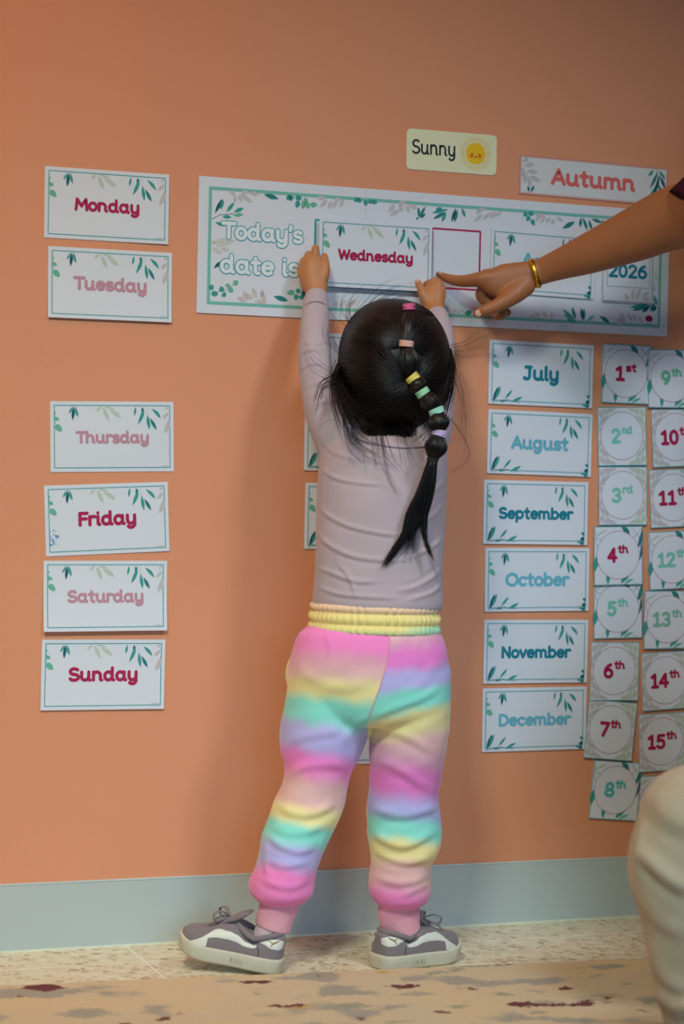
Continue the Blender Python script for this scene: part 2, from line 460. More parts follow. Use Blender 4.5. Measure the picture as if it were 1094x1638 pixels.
# ---- rounded infant lettering drawn as pen strokes
def arc(cx, cy, rx, ry, a0, a1, n=14):
    return [(cx + rx*math.cos(math.radians(a)), cy + ry*math.sin(math.radians(a))) for a in np.linspace(a0, a1, n)]
BOWL = arc(.46, .5, .40, .5, 0, 360, 28)
GL = {
 'a': ([arc(.44,.5,.38,.5,40,320,24), [(.84,1),(.84,.22)] + arc(1.02,.2,.18,.2,180,270,6)], 1.16),
 'b': ([[(.10,1.5),(.10,0)], arc(.50,.5,.40,.5,150,-150,24)], 1.06),
 'c': ([arc(.48,.5,.42,.5,48,312,22)], .92),
 'd': ([arc(.44,.5,.38,.5,40,320,24), [(.84,1.5),(.84,.22)] + arc(1.02,.2,.18,.2,180,270,6)], 1.16),
 'e': ([[(.10,.53),(.86,.53)] + arc(.47,.5,.40,.5,4,315,24)], .98),
 'g': ([arc(.44,.5,.38,.5,40,320,24), [(.84,1),(.84,-.1)] + arc(.46,-.1,.38,.4,0,-140,14)], 1.1),
 'h': ([[(.10,1.5),(.10,0)], arc(.46,.58,.36,.42,170,0,14) + [(.82,.2)] + arc(.98,.18,.16,.18,180,270,5)], 1.12),
 'i': ([[(.12,1),(.12,.2)] + arc(.28,.18,.16,.18,180,270,5), [(.12,1.42),(.121,1.421)]], .42),
 'l': ([[(.12,1.5),(.12,.22)] + arc(.30,.2,.18,.2,180,270,6)], .42),
 'm': ([[(.10,1),(.10,0)], arc(.41,.62,.31,.38,170,0,12) + [(.72,0)], arc(1.03,.62,.31,.38,170,0,12) + [(1.34,.2)] + arc(1.5,.18,.16,.18,180,270,5)], 1.62),
 'n': ([[(.10,1),(.10,0)], arc(.46,.58,.36,.42,170,0,14) + [(.82,.2)] + arc(.98,.18,.16,.18,180,270,5)], 1.12),
 'o': ([BOWL], .98),
 'p': ([[(.10,1),(.10,-.52)], arc(.50,.5,.40,.5,150,-150,24)], 1.06),
 'r': ([[(.10,1),(.10,0)], arc(.48,.58,.38,.42,170,62,10)], .72),
 's': ([arc(.40,.74,.31,.26,40,180,10) + arc(.40,.74,.31,.24,190,265,6) + arc(.38,.26,.34,.25,85,0,8) + arc(.38,.26,.34,.26,-5,-150,10)], .84),
 't': ([[(.30,1.38),(.30,.25)] + arc(.52,.24,.22,.24,180,285,8), [(.02,.98),(.62,.98)]], .76),
 'u': ([[(.10,1),(.10,.42)] + arc(.46,.42,.36,.42,180,350,14), [(.84,1),(.84,.2)] + arc(1.0,.18,.16,.18,180,270,5)], 1.14),
 'v': ([[(.04,1),(.40,0),(.78,1)]], .86),
 'y': ([[(.10,1),(.10,.42)] + arc(.46,.42,.36,.42,180,350,14), [(.84,1),(.84,-.1)] + arc(.46,-.1,.38,.4,0,-140,14)], 1.04),
 'A': ([[(.04,0),(.56,1.42),(1.08,0)], [(.22,.46),(.90,.46)]], 1.18),
 'D': ([[(.12,0),(.12,1.42),(.42,1.42)] + arc(.42,.71,.68,.71,88,-88,20) + [(.12,0)]], 1.24),
 'F': ([[(.86,1.42),(.12,1.42),(.12,0)], [(.12,.74),(.76,.74)]], .92),
 'J': ([[(.16,1.42),(.74,1.42)], [(.58,1.42),(.58,.36)] + arc(.26,.36,.32,.36,0,-140,12)], .92),
 'M': ([[(.10,0),(.22,1.42),(.72,.48),(1.22,1.42),(1.34,0)]], 1.46),
 'N': ([[(.12,0),(.12,1.42),(1.0,0),(1.0,1.42)]], 1.2),
 'O': ([arc(.68,.71,.62,.72,0,360,32)], 1.4),
 'S': ([arc(.50,1.06,.42,.36,38,180,12) + arc(.50,1.06,.42,.35,190,262,6) + arc(.48,.36,.46,.36,84,0,8) + arc(.48,.36,.46,.36,-5,-150,12)], 1.06),
 'T': ([[(.02,1.42),(1.06,1.42)], [(.54,1.42),(.54,0)]], 1.06),
 'W': ([[(.04,1.42),(.40,0),(.78,1.3),(1.16,0),(1.52,1.42)]], 1.58),
 "'": ([[(.12,1.5),(.06,1.14)]], .28),
 ':': ([[(.12,.78),(.121,.78)], [(.12,.06),(.121,.06)]], .36),
 '0': ([arc(.46,.71,.38,.71,0,360,30)], .98),
 '1': ([[(.10,1.14),(.44,1.42),(.44,0)], [(.14,0),(.74,0)]], .86),
 '2': ([arc(.44,1.02,.36,.40,160,-20,14) + [(.08,0),(.86,0)]], .98),
 '3': ([arc(.40,1.06,.34,.36,150,-85,14) + arc(.40,.36,.38,.36,85,-150,16)], .92),
 '4': ([[(.72,0),(.72,1.42),(.06,.42),(.98,.42)]], 1.06),
 '5': ([[(.80,1.42),(.22,1.42),(.16,.80)] + arc(.42,.45,.40,.45,115,-145,18)], .96),
 '6': ([[(.70,1.40)] + arc(.86,.48,.78,.94,115,172,10) + arc(.47,.43,.39,.43,170,-190,26)], .98),
 '7': ([[(.06,1.42),(.86,1.42),(.34,0)]], .94),
 '8': ([arc(.46,1.06,.32,.36,-90,270,26), arc(.46,.36,.39,.36,90,450,26)], .94),
 '9': ([arc(.46,.99,.39,.43,-10,350,26), arc(.06,.94,.78,.94,0,-65,10)], .98),
}
def text_width(txt, gap=.10): return sum(GL[c][1] if c != ' ' else .55 for c in txt) + gap*(len(txt)-1)
def write(pr, txt, x0, y0, width, xh, sw, col, layer, slope=0.0):
    """write txt from x0, baseline y0, scaled to width; xh lower-case height; sw stroke width"""
    k = (width - sw) / max(1e-6, text_width(txt) - .2); x = x0 + sw/2 - .1*k
    for ch in txt:
        if ch == ' ': x += .65*k; continue
        st, adv = GL[ch]
        for S in st:
            pr.strip([(x + p[0]*k, y0 + sw/2 + p[1]*(xh - sw) + slope*(x - x0)) for p in S], sw, col, layer)
        x += (adv + .10)*k

def flat(u, v): return 0.0
def make_card(name, w, h, center, rot, curl=flat, base=WHITE, lift=0.0, corner=0.0):
    """thin laminated card; local u right, v up; front faces the room"""
    nu, nv = 18, 12; t = 0.0006; V = []; Fc = []; C = []
    if corner:
        pr = Print(curl)
        P = []
        for cx, cy, a0 in ((w/2-corner, h/2-corner, 0), (-w/2+corner, h/2-corner, 90), (-w/2+corner, -h/2+corner, 180), (w/2-corner, -h/2+corner, 270)):
            P += arc(cx, cy, corner, corner, a0, a0+90, 8)
        n = len(P)
        for off in (t, 0.0):
            V += [(p[0], -(curl(*p) + off), p[1]) for p in P]
        V += [(0, -(curl(0, 0) + t), 0), (0, -curl(0, 0), 0)]
        for i in range(n):
            j = (i+1) % n
            Fc += [(i, j, 2*n), (n+j, n+i, 2*n+1), (i, n+i, n+j, j)]
    else:
        for off in (t, 0.0):
            for j in range(nv+1):
                for i in range(nu+1):
                    u = -w/2 + w*i/nu; v = -h/2 + h*j/nv
                    V.append((u, -(curl(u, v) + off), v))
        W1 = nu+1; B = W1*(nv+1)
        for j in range(nv):
            for i in range(nu):
                a = j*W1 + i
                Fc.append((a, a+1, a+W1+1, a+W1)); Fc.append((B+a, B+a+W1, B+a+W1+1, B+a+1))
        rim = [i for i in range(nu+1)] + [j*W1+nu for j in range(1, nv+1)] + [nv*W1+i for i in range(nu-1, -1, -1)] + [j*W1 for j in range(nv-1, 0, -1)]
        for k in range(len(rim)):
            a, b = rim[k], rim[(k+1) % len(rim)]; Fc.append((a, B+a, B+b, b))
    pr = Print(curl)
    pr.v = V; pr.f = Fc; pr.c = [base]*len(V)
    pr.place = (name, center, rot, lift)
    return pr
def finish_card(pr):
    name, c, rot, lift = pr.place
    o = pr.build(name, None)
    o.location = (c[0], -0.0004 - lift, c[1]); o.rotation_euler = (0, -math.radians(rot), 0)
    return o

def day_foliage(pr, w, h, month=False):
    X = lambda mm: -w/2 + mm/1000; Y = lambda mm: h/2 - mm/1000
    def lf(b, t, wd, c, ly=2, bend=0.0, rnd=False): pr.leaf((X(b[0]), Y(b[1])), (X(t[0]), Y(t[1])), wd/1000, c, ly, bend, rnd)
    # round mint leaves down the left edge
    lf((6.6,19),(8.5,15.5),3,L_GREEN,2,0,True); lf((7,25),(13.5,29),5.5,L_GREEN,2,0,True); lf((8,36),(18,45.5),9,L_GREEN,3,0,True)
    pr.strip([(X(7),Y(20)),(X(7.6),Y(30)),(X(9),Y(38))], .0005, L_TEAL, 2)
    k = 1.0 if not month else .98
    lf((34.5,7.5),(28,19),3.2,L_TEAL,2,.06); lf((36.5,7.5),(34.5,29),5.0,L_DARK,3); lf((39,7.5),(43.5,24),4.4,L_TEAL,2,-.05)
    if not month:
        lf((80,7.5),(71,15),4,L_SAGE); lf((82,8.5),(91.5,29.5),6.5,L_SAGE,2); lf((92,13),(110.5,25),7,L_SAGE,2,.05); lf((84,7.5),(101,12),3.5,L_SAGE)
    lf((134,7.5),(131.5,22),3.6,L_TEAL); lf((147,9),(137,35),5.4,L_TEAL,3,.05); lf((144,8),(146,23),4.5,L_DARK,2)
    lf((152,20),(155.5,43),5.4,L_TEAL,3); lf((156.5,25),(167,43.5),5.2,L_MID,3); lf((159,10.5),(174,26),5,L_TEAL,3,.06)
    pr.strip([(X(150),Y(7)),(X(153),Y(21)),(X(157),Y(27))], .0006, L_SAGE, 2)
    if not month:
        lf((186.5,8),(181,12),3.6,L_MAUVE); lf((187,16),(177,26),5.5,L_MAUVE); lf((187.2,26),(179,49),8,L_MAUVE,2,.08)
    else:
        lf((8,102),(18.5,76),6.0,L_DARK,2); lf((12,99),(22.5,75.5),5.2,L_TEAL,3); lf((30,96.5),(44,81),4.6,L_TEAL,2); lf((42,101.5),(63,91.5),5,L_TEAL,2); lf((20,101.5),(35,99),2.6,L_MID,2)
        pr.strip([(X(7),Y(103)),(X(30),Y(97)),(X(58),Y(101.5))], .0007, L_MID, 2)
        lf((187.5,89),(182,84),4.8,L_MID,2,0,True); lf((187.5,94),(180,97),6.2,L_DARK,3,0,True); lf((187,101),(174,101),4.6,L_TEAL,2,0,True); lf((186.5,103),(180,104),3,L_DARK,3,0,True)
        pr.strip([(X(188),Y(86)),(X(185),Y(96)),(X(187),Y(104))], .0006, L_DARK, 2)
    # tiny imprint line
    pr.strip([(X(w*1000-19), Y(h*1000-8.6)), (X(w*1000-9), Y(h*1000-8.6))], .0006, lin('#9a9c9c'), 2)

DW, DH = 0.1945, 0.1075
def curl_fn(a=0.0, b=0.0, c=0.0, w=DW, h=DH):
    """a: bottom edge lifts, b: right edge lifts, c: bellies out"""
    return lambda u, v: max(0.0, a*max(0, (0.5 - v/h))**2 + b*max(0, (0.5 + u/w))**3 + c*(1 - (2*u/w)**2)*(1 - (2*v/h)**2))
def word_card(name, word, center, rot, col, wd, month, label, cat, group, curl=flat, lift=0.0, tw=None, spots=None):
    w, h = (DW, DH) if not month else (0.1932, 0.1055)
    pr = make_card(name, w, h, center, rot, curl, WHITE, lift)
    pr.frame(-w/2+.0062, -h/2+.0062, w/2-.0062, h/2-.0062, .0014, TEAL, 1)
    day_foliage(pr, w, h, month)
    if spots:
        r = np.random.default_rng(spots)
        for _ in range(34):
            p = np.array([-w/2 + .012, -h/2 + .026]) + r.normal(size=2)*(.0045, .007)
            pr.disc(p, abs(r.normal())*.0009 + .0003, abs(r.normal())*.0009 + .0003, lin('#2f86c4'), 3, 8)
    o = finish_card(pr)
    tag(o, label, cat, group)
    if word:
        tx = Print(curl)
        k_ = wd/(text_width(word) + .1); xh_ = 1.07*k_ + .0012; write(tx, word, -wd/2 + .0005, h/2 - .0645, wd, xh_, .295*xh_, col, 4)
        tx.build('lettering', o)
    return o

DAYS = [
 ('Monday', (-.4148, 1.1373), .9, C_RED, .103, 'white card reading Monday in crimson, at the top of the weekday column', curl_fn(0, .002), None),
 ('Tuesday', (-.4062, 1.0174), .9, C_ROSE, .116, 'white card reading Tuesday in faded rose letters, under the Monday card', curl_fn(.004, .0), None),
 ('Thursday', (-.3956, .7856), 2.1, C_ROSE, .116, 'white card reading Thursday in faded rose letters, below the wide gap', curl_fn(0, 0, .001), None),
 ('Friday', (-.4001, .6596), 3.4, C_RED, .093, 'tilted white card reading Friday in crimson, with a blue paint splash', curl_fn(0, .001), 5),
 ('Saturday', (-.3994, .5414), .8, C_ROSE, .121, 'white card reading Saturday in faded rose letters, between Friday and Sunday', curl_fn(.007, 0), None),
 ('Sunday', (-.3992, .4204), .1, C_RED, .110, 'white card reading Sunday in crimson, lowest of the weekday column', curl_fn(.002, .001), None),
]
for wname, c, r, col, wd, lab, cf, sp in DAYS:
    word_card('weekday_card', wname, c, r, col, wd, False, lab, 'card', 'weekday cards in the left column', cf, spots=sp)

MONTHS = [
 ('July', (.3344, .916), 0.1, C_TEALT, .067, 'card reading July in dark teal, at the top of the right month column'),
 ('August', (.3363, .8012), -.2, C_BLUE, .107, 'card reading August in pale blue letters, under the July card'),
 ('September', (.333, .6857), .4, C_TEALT, .138, 'card reading September in dark teal, above the October card'),
 ('October', (.3396, .5743), .8, C_BLUE, .119, 'card reading October in pale blue letters, under the September card'),
 ('November', (.3415, .4544), .2, C_TEALT, .130, 'card reading November in dark teal, above the December card'),
 ('December', (.3429, .3416), .5, C_BLUE, .135, 'card reading December in pale blue, at the bottom of its column'),
]
for wname, c, r, col, wd, lab in MONTHS:
    word_card('month_card', wname, c, r, col, wd, True, lab, 'card', 'month cards in the right column', curl_fn(.0015, .0005))
HID = [((.0115, .911), .6, 'card mostly hidden behind the child, directly below the banner beside her left sleeve'),
       ((.0145, .797), .4, 'leaf-bordered card peeking out left of the child at shoulder height'),
       ((.0190, .672), .3, "leaf-bordered card peeking out left of the child's back"),
       ((.0226, .439), .3, "card whose corner peeks out left of the child's waistband"),
       ((.0200, .326), .3, "card hidden behind the trousers, its lower edge showing between the child's thighs")]
for c, r, lab in HID:
    word_card('month_card', None, c, r, C_TEALT, .1, True, lab, 'card', 'half-hidden cards behind the child', curl_fn(.001, 0))

# ---- round-numbered date cards
def date_card(num, suf, center, rot, green, col, label, lift=0.0, curl=None):
    w, h = .0932, .0995
    cf = curl or curl_fn(.002, .0006, 0, w, h)
    pr = make_card('date_card', w, h, center, rot, cf, WHITE, lift)
    pr.frame(-w/2+.0007, -h/2+.0007, w/2-.0007, h/2-.0007, .0014, TEAL, 1)
    if green:
        for b, t_, wd, c in (((-.046,.030),(-.020,.044),.004,L_SAGE), ((.006,.049),(.022,.034),.0095,L_MID), ((-.0455,-.028),(-.036,.004),.0105,L_TEAL),
                             ((.046,.045),(.036,.010),.007,L_MID), ((-.020,-.049),(-.017,-.026),.0075,L_TEAL), ((.004,-.047),(.022,-.032),.0085,L_TEAL),
                             ((.010,-.049),(.030,-.040),.005,L_GREEN), ((.044,.02),(.040,-.01),.004,L_DARK)):
            pr.leaf(b, t_, wd, c, 2, .06)
        for P in ([(-.044,.046),(-.041,.030),(-.030,.026)], [(-.044,.030),(-.040,.014),(-.03,.012)], [(.026,.047),(.040,.030),(.044,.012)], [(.045,.046),(.036,.036),(.03,.03)]):
            pr.strip(catmull([(*p, 0) for p in P], 5)[:, :2], .0006, L_DARK, 2)
    else:
        for sx, sy, c in ((-1, 1, L_MAUVE), (1, 1, L_SAGE), (-1, -1, L_MAUVE), (1, -1, L_SAGE)):
            for k, (x0, y0, x1, y1, wd) in enumerate(((.045,.016,.036,.032,.007), (.043,.024,.026,.036,.0075), (.041,.030,.038,.047,.0075), (.034,.036,.022,.048,.0075), (.0445,.034,.0455,.046,.005), (.028,.043,.012,.0475,.006), (.0455,.004,.042,.018,.006), (.036,.040,.030,.0485,.005))):
                pr.leaf((sx*x0, sy*y0), (sx*x1, sy*y1), wd, c, 2, .06*sx*sy)
    pr.disc((-.0005, .001), .0402, .0402, WHITE, 3, 56)
    pr.ring((-.0005, .001), .0405, .0009, lin('#b56f86'), 4)
    pr.strip([(w/2-.018, -h/2+.0035), (w/2-.009, -h/2+.0035)], .0005, lin('#9a9c9c'), 2)
    o = finish_card(pr); tag(o, label, 'card', 'date cards on the right')
    if num:
        tx = Print(cf)
        nw = {1: .019, 2: .036}[len(num)]; sw_ = .021
        x0 = -(nw + sw_)/2 - .001
        write(tx, num, x0, -.0125, nw, .0205, .0059, col, 6)
        write(tx, suf, x0 + nw + .0012, .0035, sw_, .0114, .0037, col, 6)
        tx.build('lettering', o)
    return o
GR = lin('#6fb894')
DATES = [
 ('1','st',(.4945,.9238),.3,True,C_RED,'crimson 1st date card with teal leaves, at the top of its column',.0),
 ('2','nd',(.4906,.8184),2.6,False,C_MINT,'mint 2nd date card with grey leaves, under the 1st',.0),
 ('3','rd',(.4955,.718),1.6,False,C_MINT,'mint 3rd date card with grey leaves, under the 2nd',.0004),
 ('4','th',(.4900,.6166),1.8,True,C_RED,'crimson 4th date card with teal leaves, overlapping the 5th',.0016),
 ('5','th',(.4937,.526),1.4,True,C_MINT,'mint 5th date card with teal leaves, tucked under the 4th',.0),
 ('6','th',(.4912,.4203),-.2,False,C_RED,'crimson 6th date card with grey leaves, beside the November card',.0),
 ('7','th',(.4864,.3205),-5.0,False,C_RED,'tilted crimson 7th date card with grey leaves, beside the December card',.0012),
 ('8','th',(.5007,.2176),-4.6,True,lin('#58b3b3'),'tilted teal 8th date card, lowest of its column',.0),
 ('9','th',(.5825,.9201),2.0,True,GR,'green 9th date card cut off by the photo edge, beside the 1st',.0014),
 ('10','th',(.5948,.820),3.8,False,C_RED,'crimson 10th date card with grey leaves, beside the 2nd',.0),
 ('11','th',(.5947,.7167),3.8,False,C_RED,'crimson 11th date card with grey leaves, beside the 3rd',.0),
 ('12','th',(.5967,.6107),3.6,True,C_MINT,'mint 12th date card with teal leaves, beside the 4th',.0),
 ('13','th',(.5904,.5083),.8,True,lin('#86b8a4'),'pale green 13th date card with teal leaves, beside the 5th',.0014),
 ('14','th',(.5911,.4036),3.2,False,C_RED,'crimson 14th date card with grey leaves, beside the 6th',.0),
 ('15','th',(.5890,.2985),2.2,False,C_RED,"crimson 15th date card above the seated person's knee",.0),
 (None,None,(.5890,.1917),1.0,True,C_MINT,"date card mostly hidden behind the seated person's knee",.0),
]
for a in DATES: date_card(*a)

# ---- banner
BW, BH = .8391, .2120; BC = (.1505, 1.0932); BR = .6
def banner():
    cf = lambda u, v: .0008 + .0005*math.sin(u*14)**2
    pr = make_card('banner', BW, BH, BC, BR, cf, WHITE)
    ca, sa = math.cos(math.radians(BR)), math.sin(math.radians(BR))
    def bx(px, py):
        p = on_plane_y(px, py); dx, dz = p[0]-BC[0], p[2]-BC[1]
        return (dx*ca + dz*sa, -dx*sa + dz*ca)
    pr.frame(-BW/2+.019, -BH/2+.0165, BW/2-.017, BH/2-.0175, .0052, MINTB, 1)
    for x in (-BW/2+.2797, -BW/2+.5594): pr.strip([(x, -BH/2), (x, -BH/4), (x, 0), (x, BH/4), (x, BH/2)], .0006, lin('#c2c6c8'), 1, caps=False)
    Z3 = lambda x, y: bx(300 + x*.3656, 270 + y*.3656)
    Z4 = lambda x, y: bx(620 + x*.4333, 190 + y*.4333)
    def lf(Z, a, b, w, c, ly=3, bend=0.0, rnd=False): pr.leaf(Z(*a), Z(*b), w, c, ly, bend, rnd)
    DK, TL, GN, MV, SG = L_DARK, L_TEAL, L_GREEN, L_MAUVE, lin('#ccccc4')
    # top edge, left to right
    for a, b in (((208,120),(182,95)), ((210,120),(202,148)), ((228,110),(282,150)), ((222,112),(236,146)), ((232,108),(262,98)), ((262,104),(312,114))): lf(Z3,a,b,.0065,MV)
    lf(Z3,(332,112),(396,132),.0075,L_MID)
    for a, b in (((452,118),(430,134)), ((452,118),(448,142)), ((470,128),(498,128)), ((484,140),(474,172)), ((512,140),(500,176)), ((515,145),(530,175)), ((535,158),(566,158)), ((512,142),(520,130))): lf(Z3,a,b,.0085,L_TEAL if a[0] < 500 else GN,3,0,True)
    pr.strip([Z3(445,116), Z3(490,135), Z3(540,158)], .0006, L_MID, 2)
    for a, b in (((605,130),(562,126)), ((610,135),(578,168)), ((628,142),(614,176)), ((640,136),(668,132)), ((650,140),(634,172)), ((682,132),(662,170))): lf(Z3,a,b,.007,MV)
    for a, b in (((748,130),(725,142)), ((755,132),(744,148)), ((775,136),(778,164)), ((790,138),(802,152)), ((800,142),(828,150))): lf(Z3,a,b,.0075,L_TEAL,3,0,True)
    for a, b in (((905,152),(878,190)), ((930,180),(882,204)), ((920,150),(940,190)), ((950,160),(970,190)), ((960,155),(1005,175)), ((918,150),(955,152))): lf(Z3,a,b,.0075,MV)
    for a, b in (((1010,215),(1008,168)), ((1012,214),(1038,165)), ((1014,216),(1040,196)), ((1008,216),(998,220))): lf(Z3,a,b,.005,L_MID)
    # left edge
    for a, b, c in (((118,195),(150,132),DK), ((142,180),(154,134),TL), ((168,190),(202,148),TL), ((200,190),(244,172),TL), ((196,205),(242,200),GN), ((150,210),(190,212),TL), ((118,235),(168,250),TL)): lf(Z3,a,b,.0058,c)
    pr.strip([Z3(106,220), Z3(140,202), Z3(200,198)], .0008, DK, 2)
    for a, b in (((104,330),(172,302)), ((118,340),(212,312)), ((104,345),(150,372)), ((140,345),(182,358)), ((104,310),(120,330))): lf(Z3,a,b,.0065,SG)
    lf(Z3,(112,436),(148,404),.005,DK); lf(Z3,(140,446),(162,414),.006,GN); lf(Z3,(128,424),(150,432),.004,TL)
    # bottom left
    for a, b in (((98,508),(106,532)), ((102,546),(132,548)), ((148,540),(146,514)), ((150,545),(166,558)), ((172,520),(176,502)), ((176,524),(198,538)), ((198,505),(220,492))): lf(Z3,a,b,.0085,L_TEAL if a[0] < 170 else GN,3,0,True)
    pr.strip([Z3(100,545), Z3(160,534), Z3(200,506)], .0006, L_MID, 2)
    for a, b in (((255,580),(214,562)), ((262,575),(240,535)), ((285,572),(252,548)), ((300,568),(280,518)), ((322,565),(325,528)), ((340,582),(322,540)), ((290,580),(345,584))): lf(Z3,a,b,.0075,lin('#cdc0bd'))
    lf(Z3,(374,558),(438,578),.008,L_MID)
    for a, b in (((466,540),(432,544)), ((478,545),(486,524)), ((478,550),(468,574)), ((498,560),(516,530)), ((498,556),(492,572))): lf(Z3,a,b,.0085,L_TEAL if a[0] > 470 else GN,3,0,True)
    for a, b in (((640,605),(652,580)), ((660,604),(692,572)), ((690,604),(738,574))): lf(Z3,a,b,.007,lin('#cdc0bd'))
    # top right half
    for a, b, c in (((222,335),(162,348),TL), ((215,345),(166,370),L_MID), ((214,345),(198,382),TL), ((250,330),(234,382),DK), ((256,335),(244,384),L_MID), ((272,330),(284,364),TL), ((200,330),(175,336),TL)): lf(Z4,a,b,.0058,c)
    for a, b in (((350,350),(318,380)), ((385,345),(345,372)), ((398,340),(376,372)), ((340,335),(325,352)), ((420,342),(392,362)), ((360,335),(330,336))): lf(Z4,a,b,.0065,MV)
    for a, b in (((512,346),(500,360)), ((516,350),(538,352)), ((522,360),(510,378)), ((528,372),(540,394))): lf(Z4,a,b,.008,L_TEAL,3,0,True)
    for a, b in (((560,360),(542,378)), ((580,362),(562,384)), ((600,364),(582,384)), ((615,370),(602,390)), ((618,362),(646,380)), ((540,354),(580,360))): lf(Z4,a,b,.0065,MV)
    lf(Z4,(642,406),(690,380),.008,L_MID)
    for a, b in (((712,365),(708,402)), ((718,365),(736,412)), ((740,372),(752,412)), ((750,370),(790,384)), ((790,372),(800,410)), ((830,380),(860,420)), ((880,385),(850,410))): lf(Z4,a,b,.0058,L_MID)
    # bottom right half
    for a, b in (((225,715),(210,692)), ((240,720),(250,700)), ((262,725),(256,706))): lf(Z4,a,b,.006,MV)
    lf(Z4,(285,722),(308,712),.009,L_TEAL,3,0,True); pr.strip([Z4(270,705), Z4(286,722)], .0008, L_MID, 2)
    for a, b in (((560,735),(536,708)), ((585,738),(570,706)), ((606,740),(602,715)), ((545,735),(520,730))): lf(Z4,a,b,.0065,lin('#cdc0bd'))
    for a, b, c in (((690,745),(642,702),TL), ((690,748),(645,722),GN), ((692,742),(678,694),L_MID), ((718,745),(712,698),DK), ((722,745),(722,700),L_MID), ((735,748),(760,725),GN), ((700,750),(660,742),TL)): lf(Z4,a,b,.0058,c)
    lf(Z4,(780,728),(818,755),.0075,L_MID)
    for a, b in (((875,742),(852,718)), ((880,745),(836,742)), ((900,748),(882,716)), ((915,750),(905,720)), ((938,758),(925,728)), ((870,752),(846,756))): lf(Z4,a,b,.0065,MV)
    for a, b, c in (((962,685),(890,698),TL), ((965,690),(900,708),L_MID), ((968,690),(935,715),DK), ((985,680),(965,712),L_MID), ((990,690),(975,712),DK), ((958,520),(975,560),SG), ((985,560),(990,600),SG), ((988,610),(978,640),SG), ((980,650),(992,690),TL)): lf(Z4,a,b,.0065,c)
    r = np.random.default_rng(8)
    for _ in range(16): pr.disc(Z4(652 + r.normal()*10, 766 + r.normal()*9), .0009, .0009, lin('#5aa6b8'), 3, 7)
    # printed slots
    s1 = bx(504, 352); s2 = bx(767.3, 370.7); s2b = bx(762, 464)
    pr.frame(s1[0], s1[1]-.104, s1[0]+.188, s1[1], .0036, lin('#4a9fb0'), 2)
    pr.frame(s2[0]-.086, s2b[1], s2[0], s2[1], .0030, C_RED, 2)
    # small round emblem in the corner with a line of print under it
    e = Z4(962, 738)
    for k in range(6):
        a = k*math.pi/3; pr.disc((e[0] + .0042*math.cos(a), e[1] + .0030*math.sin(a)), .0032, .0028, lin('#b3234f'), 3, 14)
    pr.strip([(e[0]-.008, e[1]-.0085), (e[0]+.008, e[1]-.0085)], .0007, lin('#b3234f'), 3)
    o = finish_card(pr)
    tag(o, "long white leaf-bordered banner reading Today's date is", 'banner')
    tx = Print(cf)
    for grow, col, ly in ((.0030, lin('#4f9fb0'), 5), (.0, lin('#e4e9ea'), 7)):
        write(tx, "Today's", -BW/2+.039 - grow/2, BH/2-.0955 - grow/2, .136 + grow, .0215 + grow, .0058 + grow, col, ly)
        write(tx, "date is:", -BW/2+.0375 - grow/2, BH/2-.1485 - grow/2, .141 + grow, .0225 + grow, .0058 + grow, col, ly)
    tx.build('lettering', o)
    return o
banner()

# ---- other cards
def sunny():
    w, h = .1611, .0655
    pr = make_card('weather_card', w, h, (.1589, 1.2692), .95, flat, lin('#e9e7c0'), 0.0, .008)
    c = (.0425, .0005)
    for k in range(40):
        a = 2*math.pi*k/40; r0, r1 = (.0205, .0285) if k % 2 else (.0205, .0265)
        pr.strip([(c[0]+r0*math.cos(a), c[1]+r0*math.sin(a)), (c[0]+r1*math.cos(a), c[1]+r1*math.sin(a))], .0013, lin('#e9c56a'), 1)
    pr.disc(c, .0178, .0178, lin('#f2c222'), 2, 48)
    for sx in (-1, 1):
        pr.disc((c[0]+sx*.0074, c[1]-.0042), .0034, .0032, lin('#e8743a'), 3, 20)
        pr.strip(arc(c[0]+sx*.0062, c[1]+.0004, .0019, .0016, 180, 360, 7), .0008, lin('#4a2a18'), 4)
    pr.disc((c[0], c[1]-.0055), .0016, .0019, lin('#b8402a'), 4, 14)
    o = finish_card(pr)
    tag(o, 'cream round-cornered card reading Sunny with a smiling yellow sun', 'card')
    tx = Print(flat); write(tx, 'Sunny', -.0705, -.0075, .0775, .0178, .0031, C_NAVY, 4); tx.build('lettering', o)
sunny()

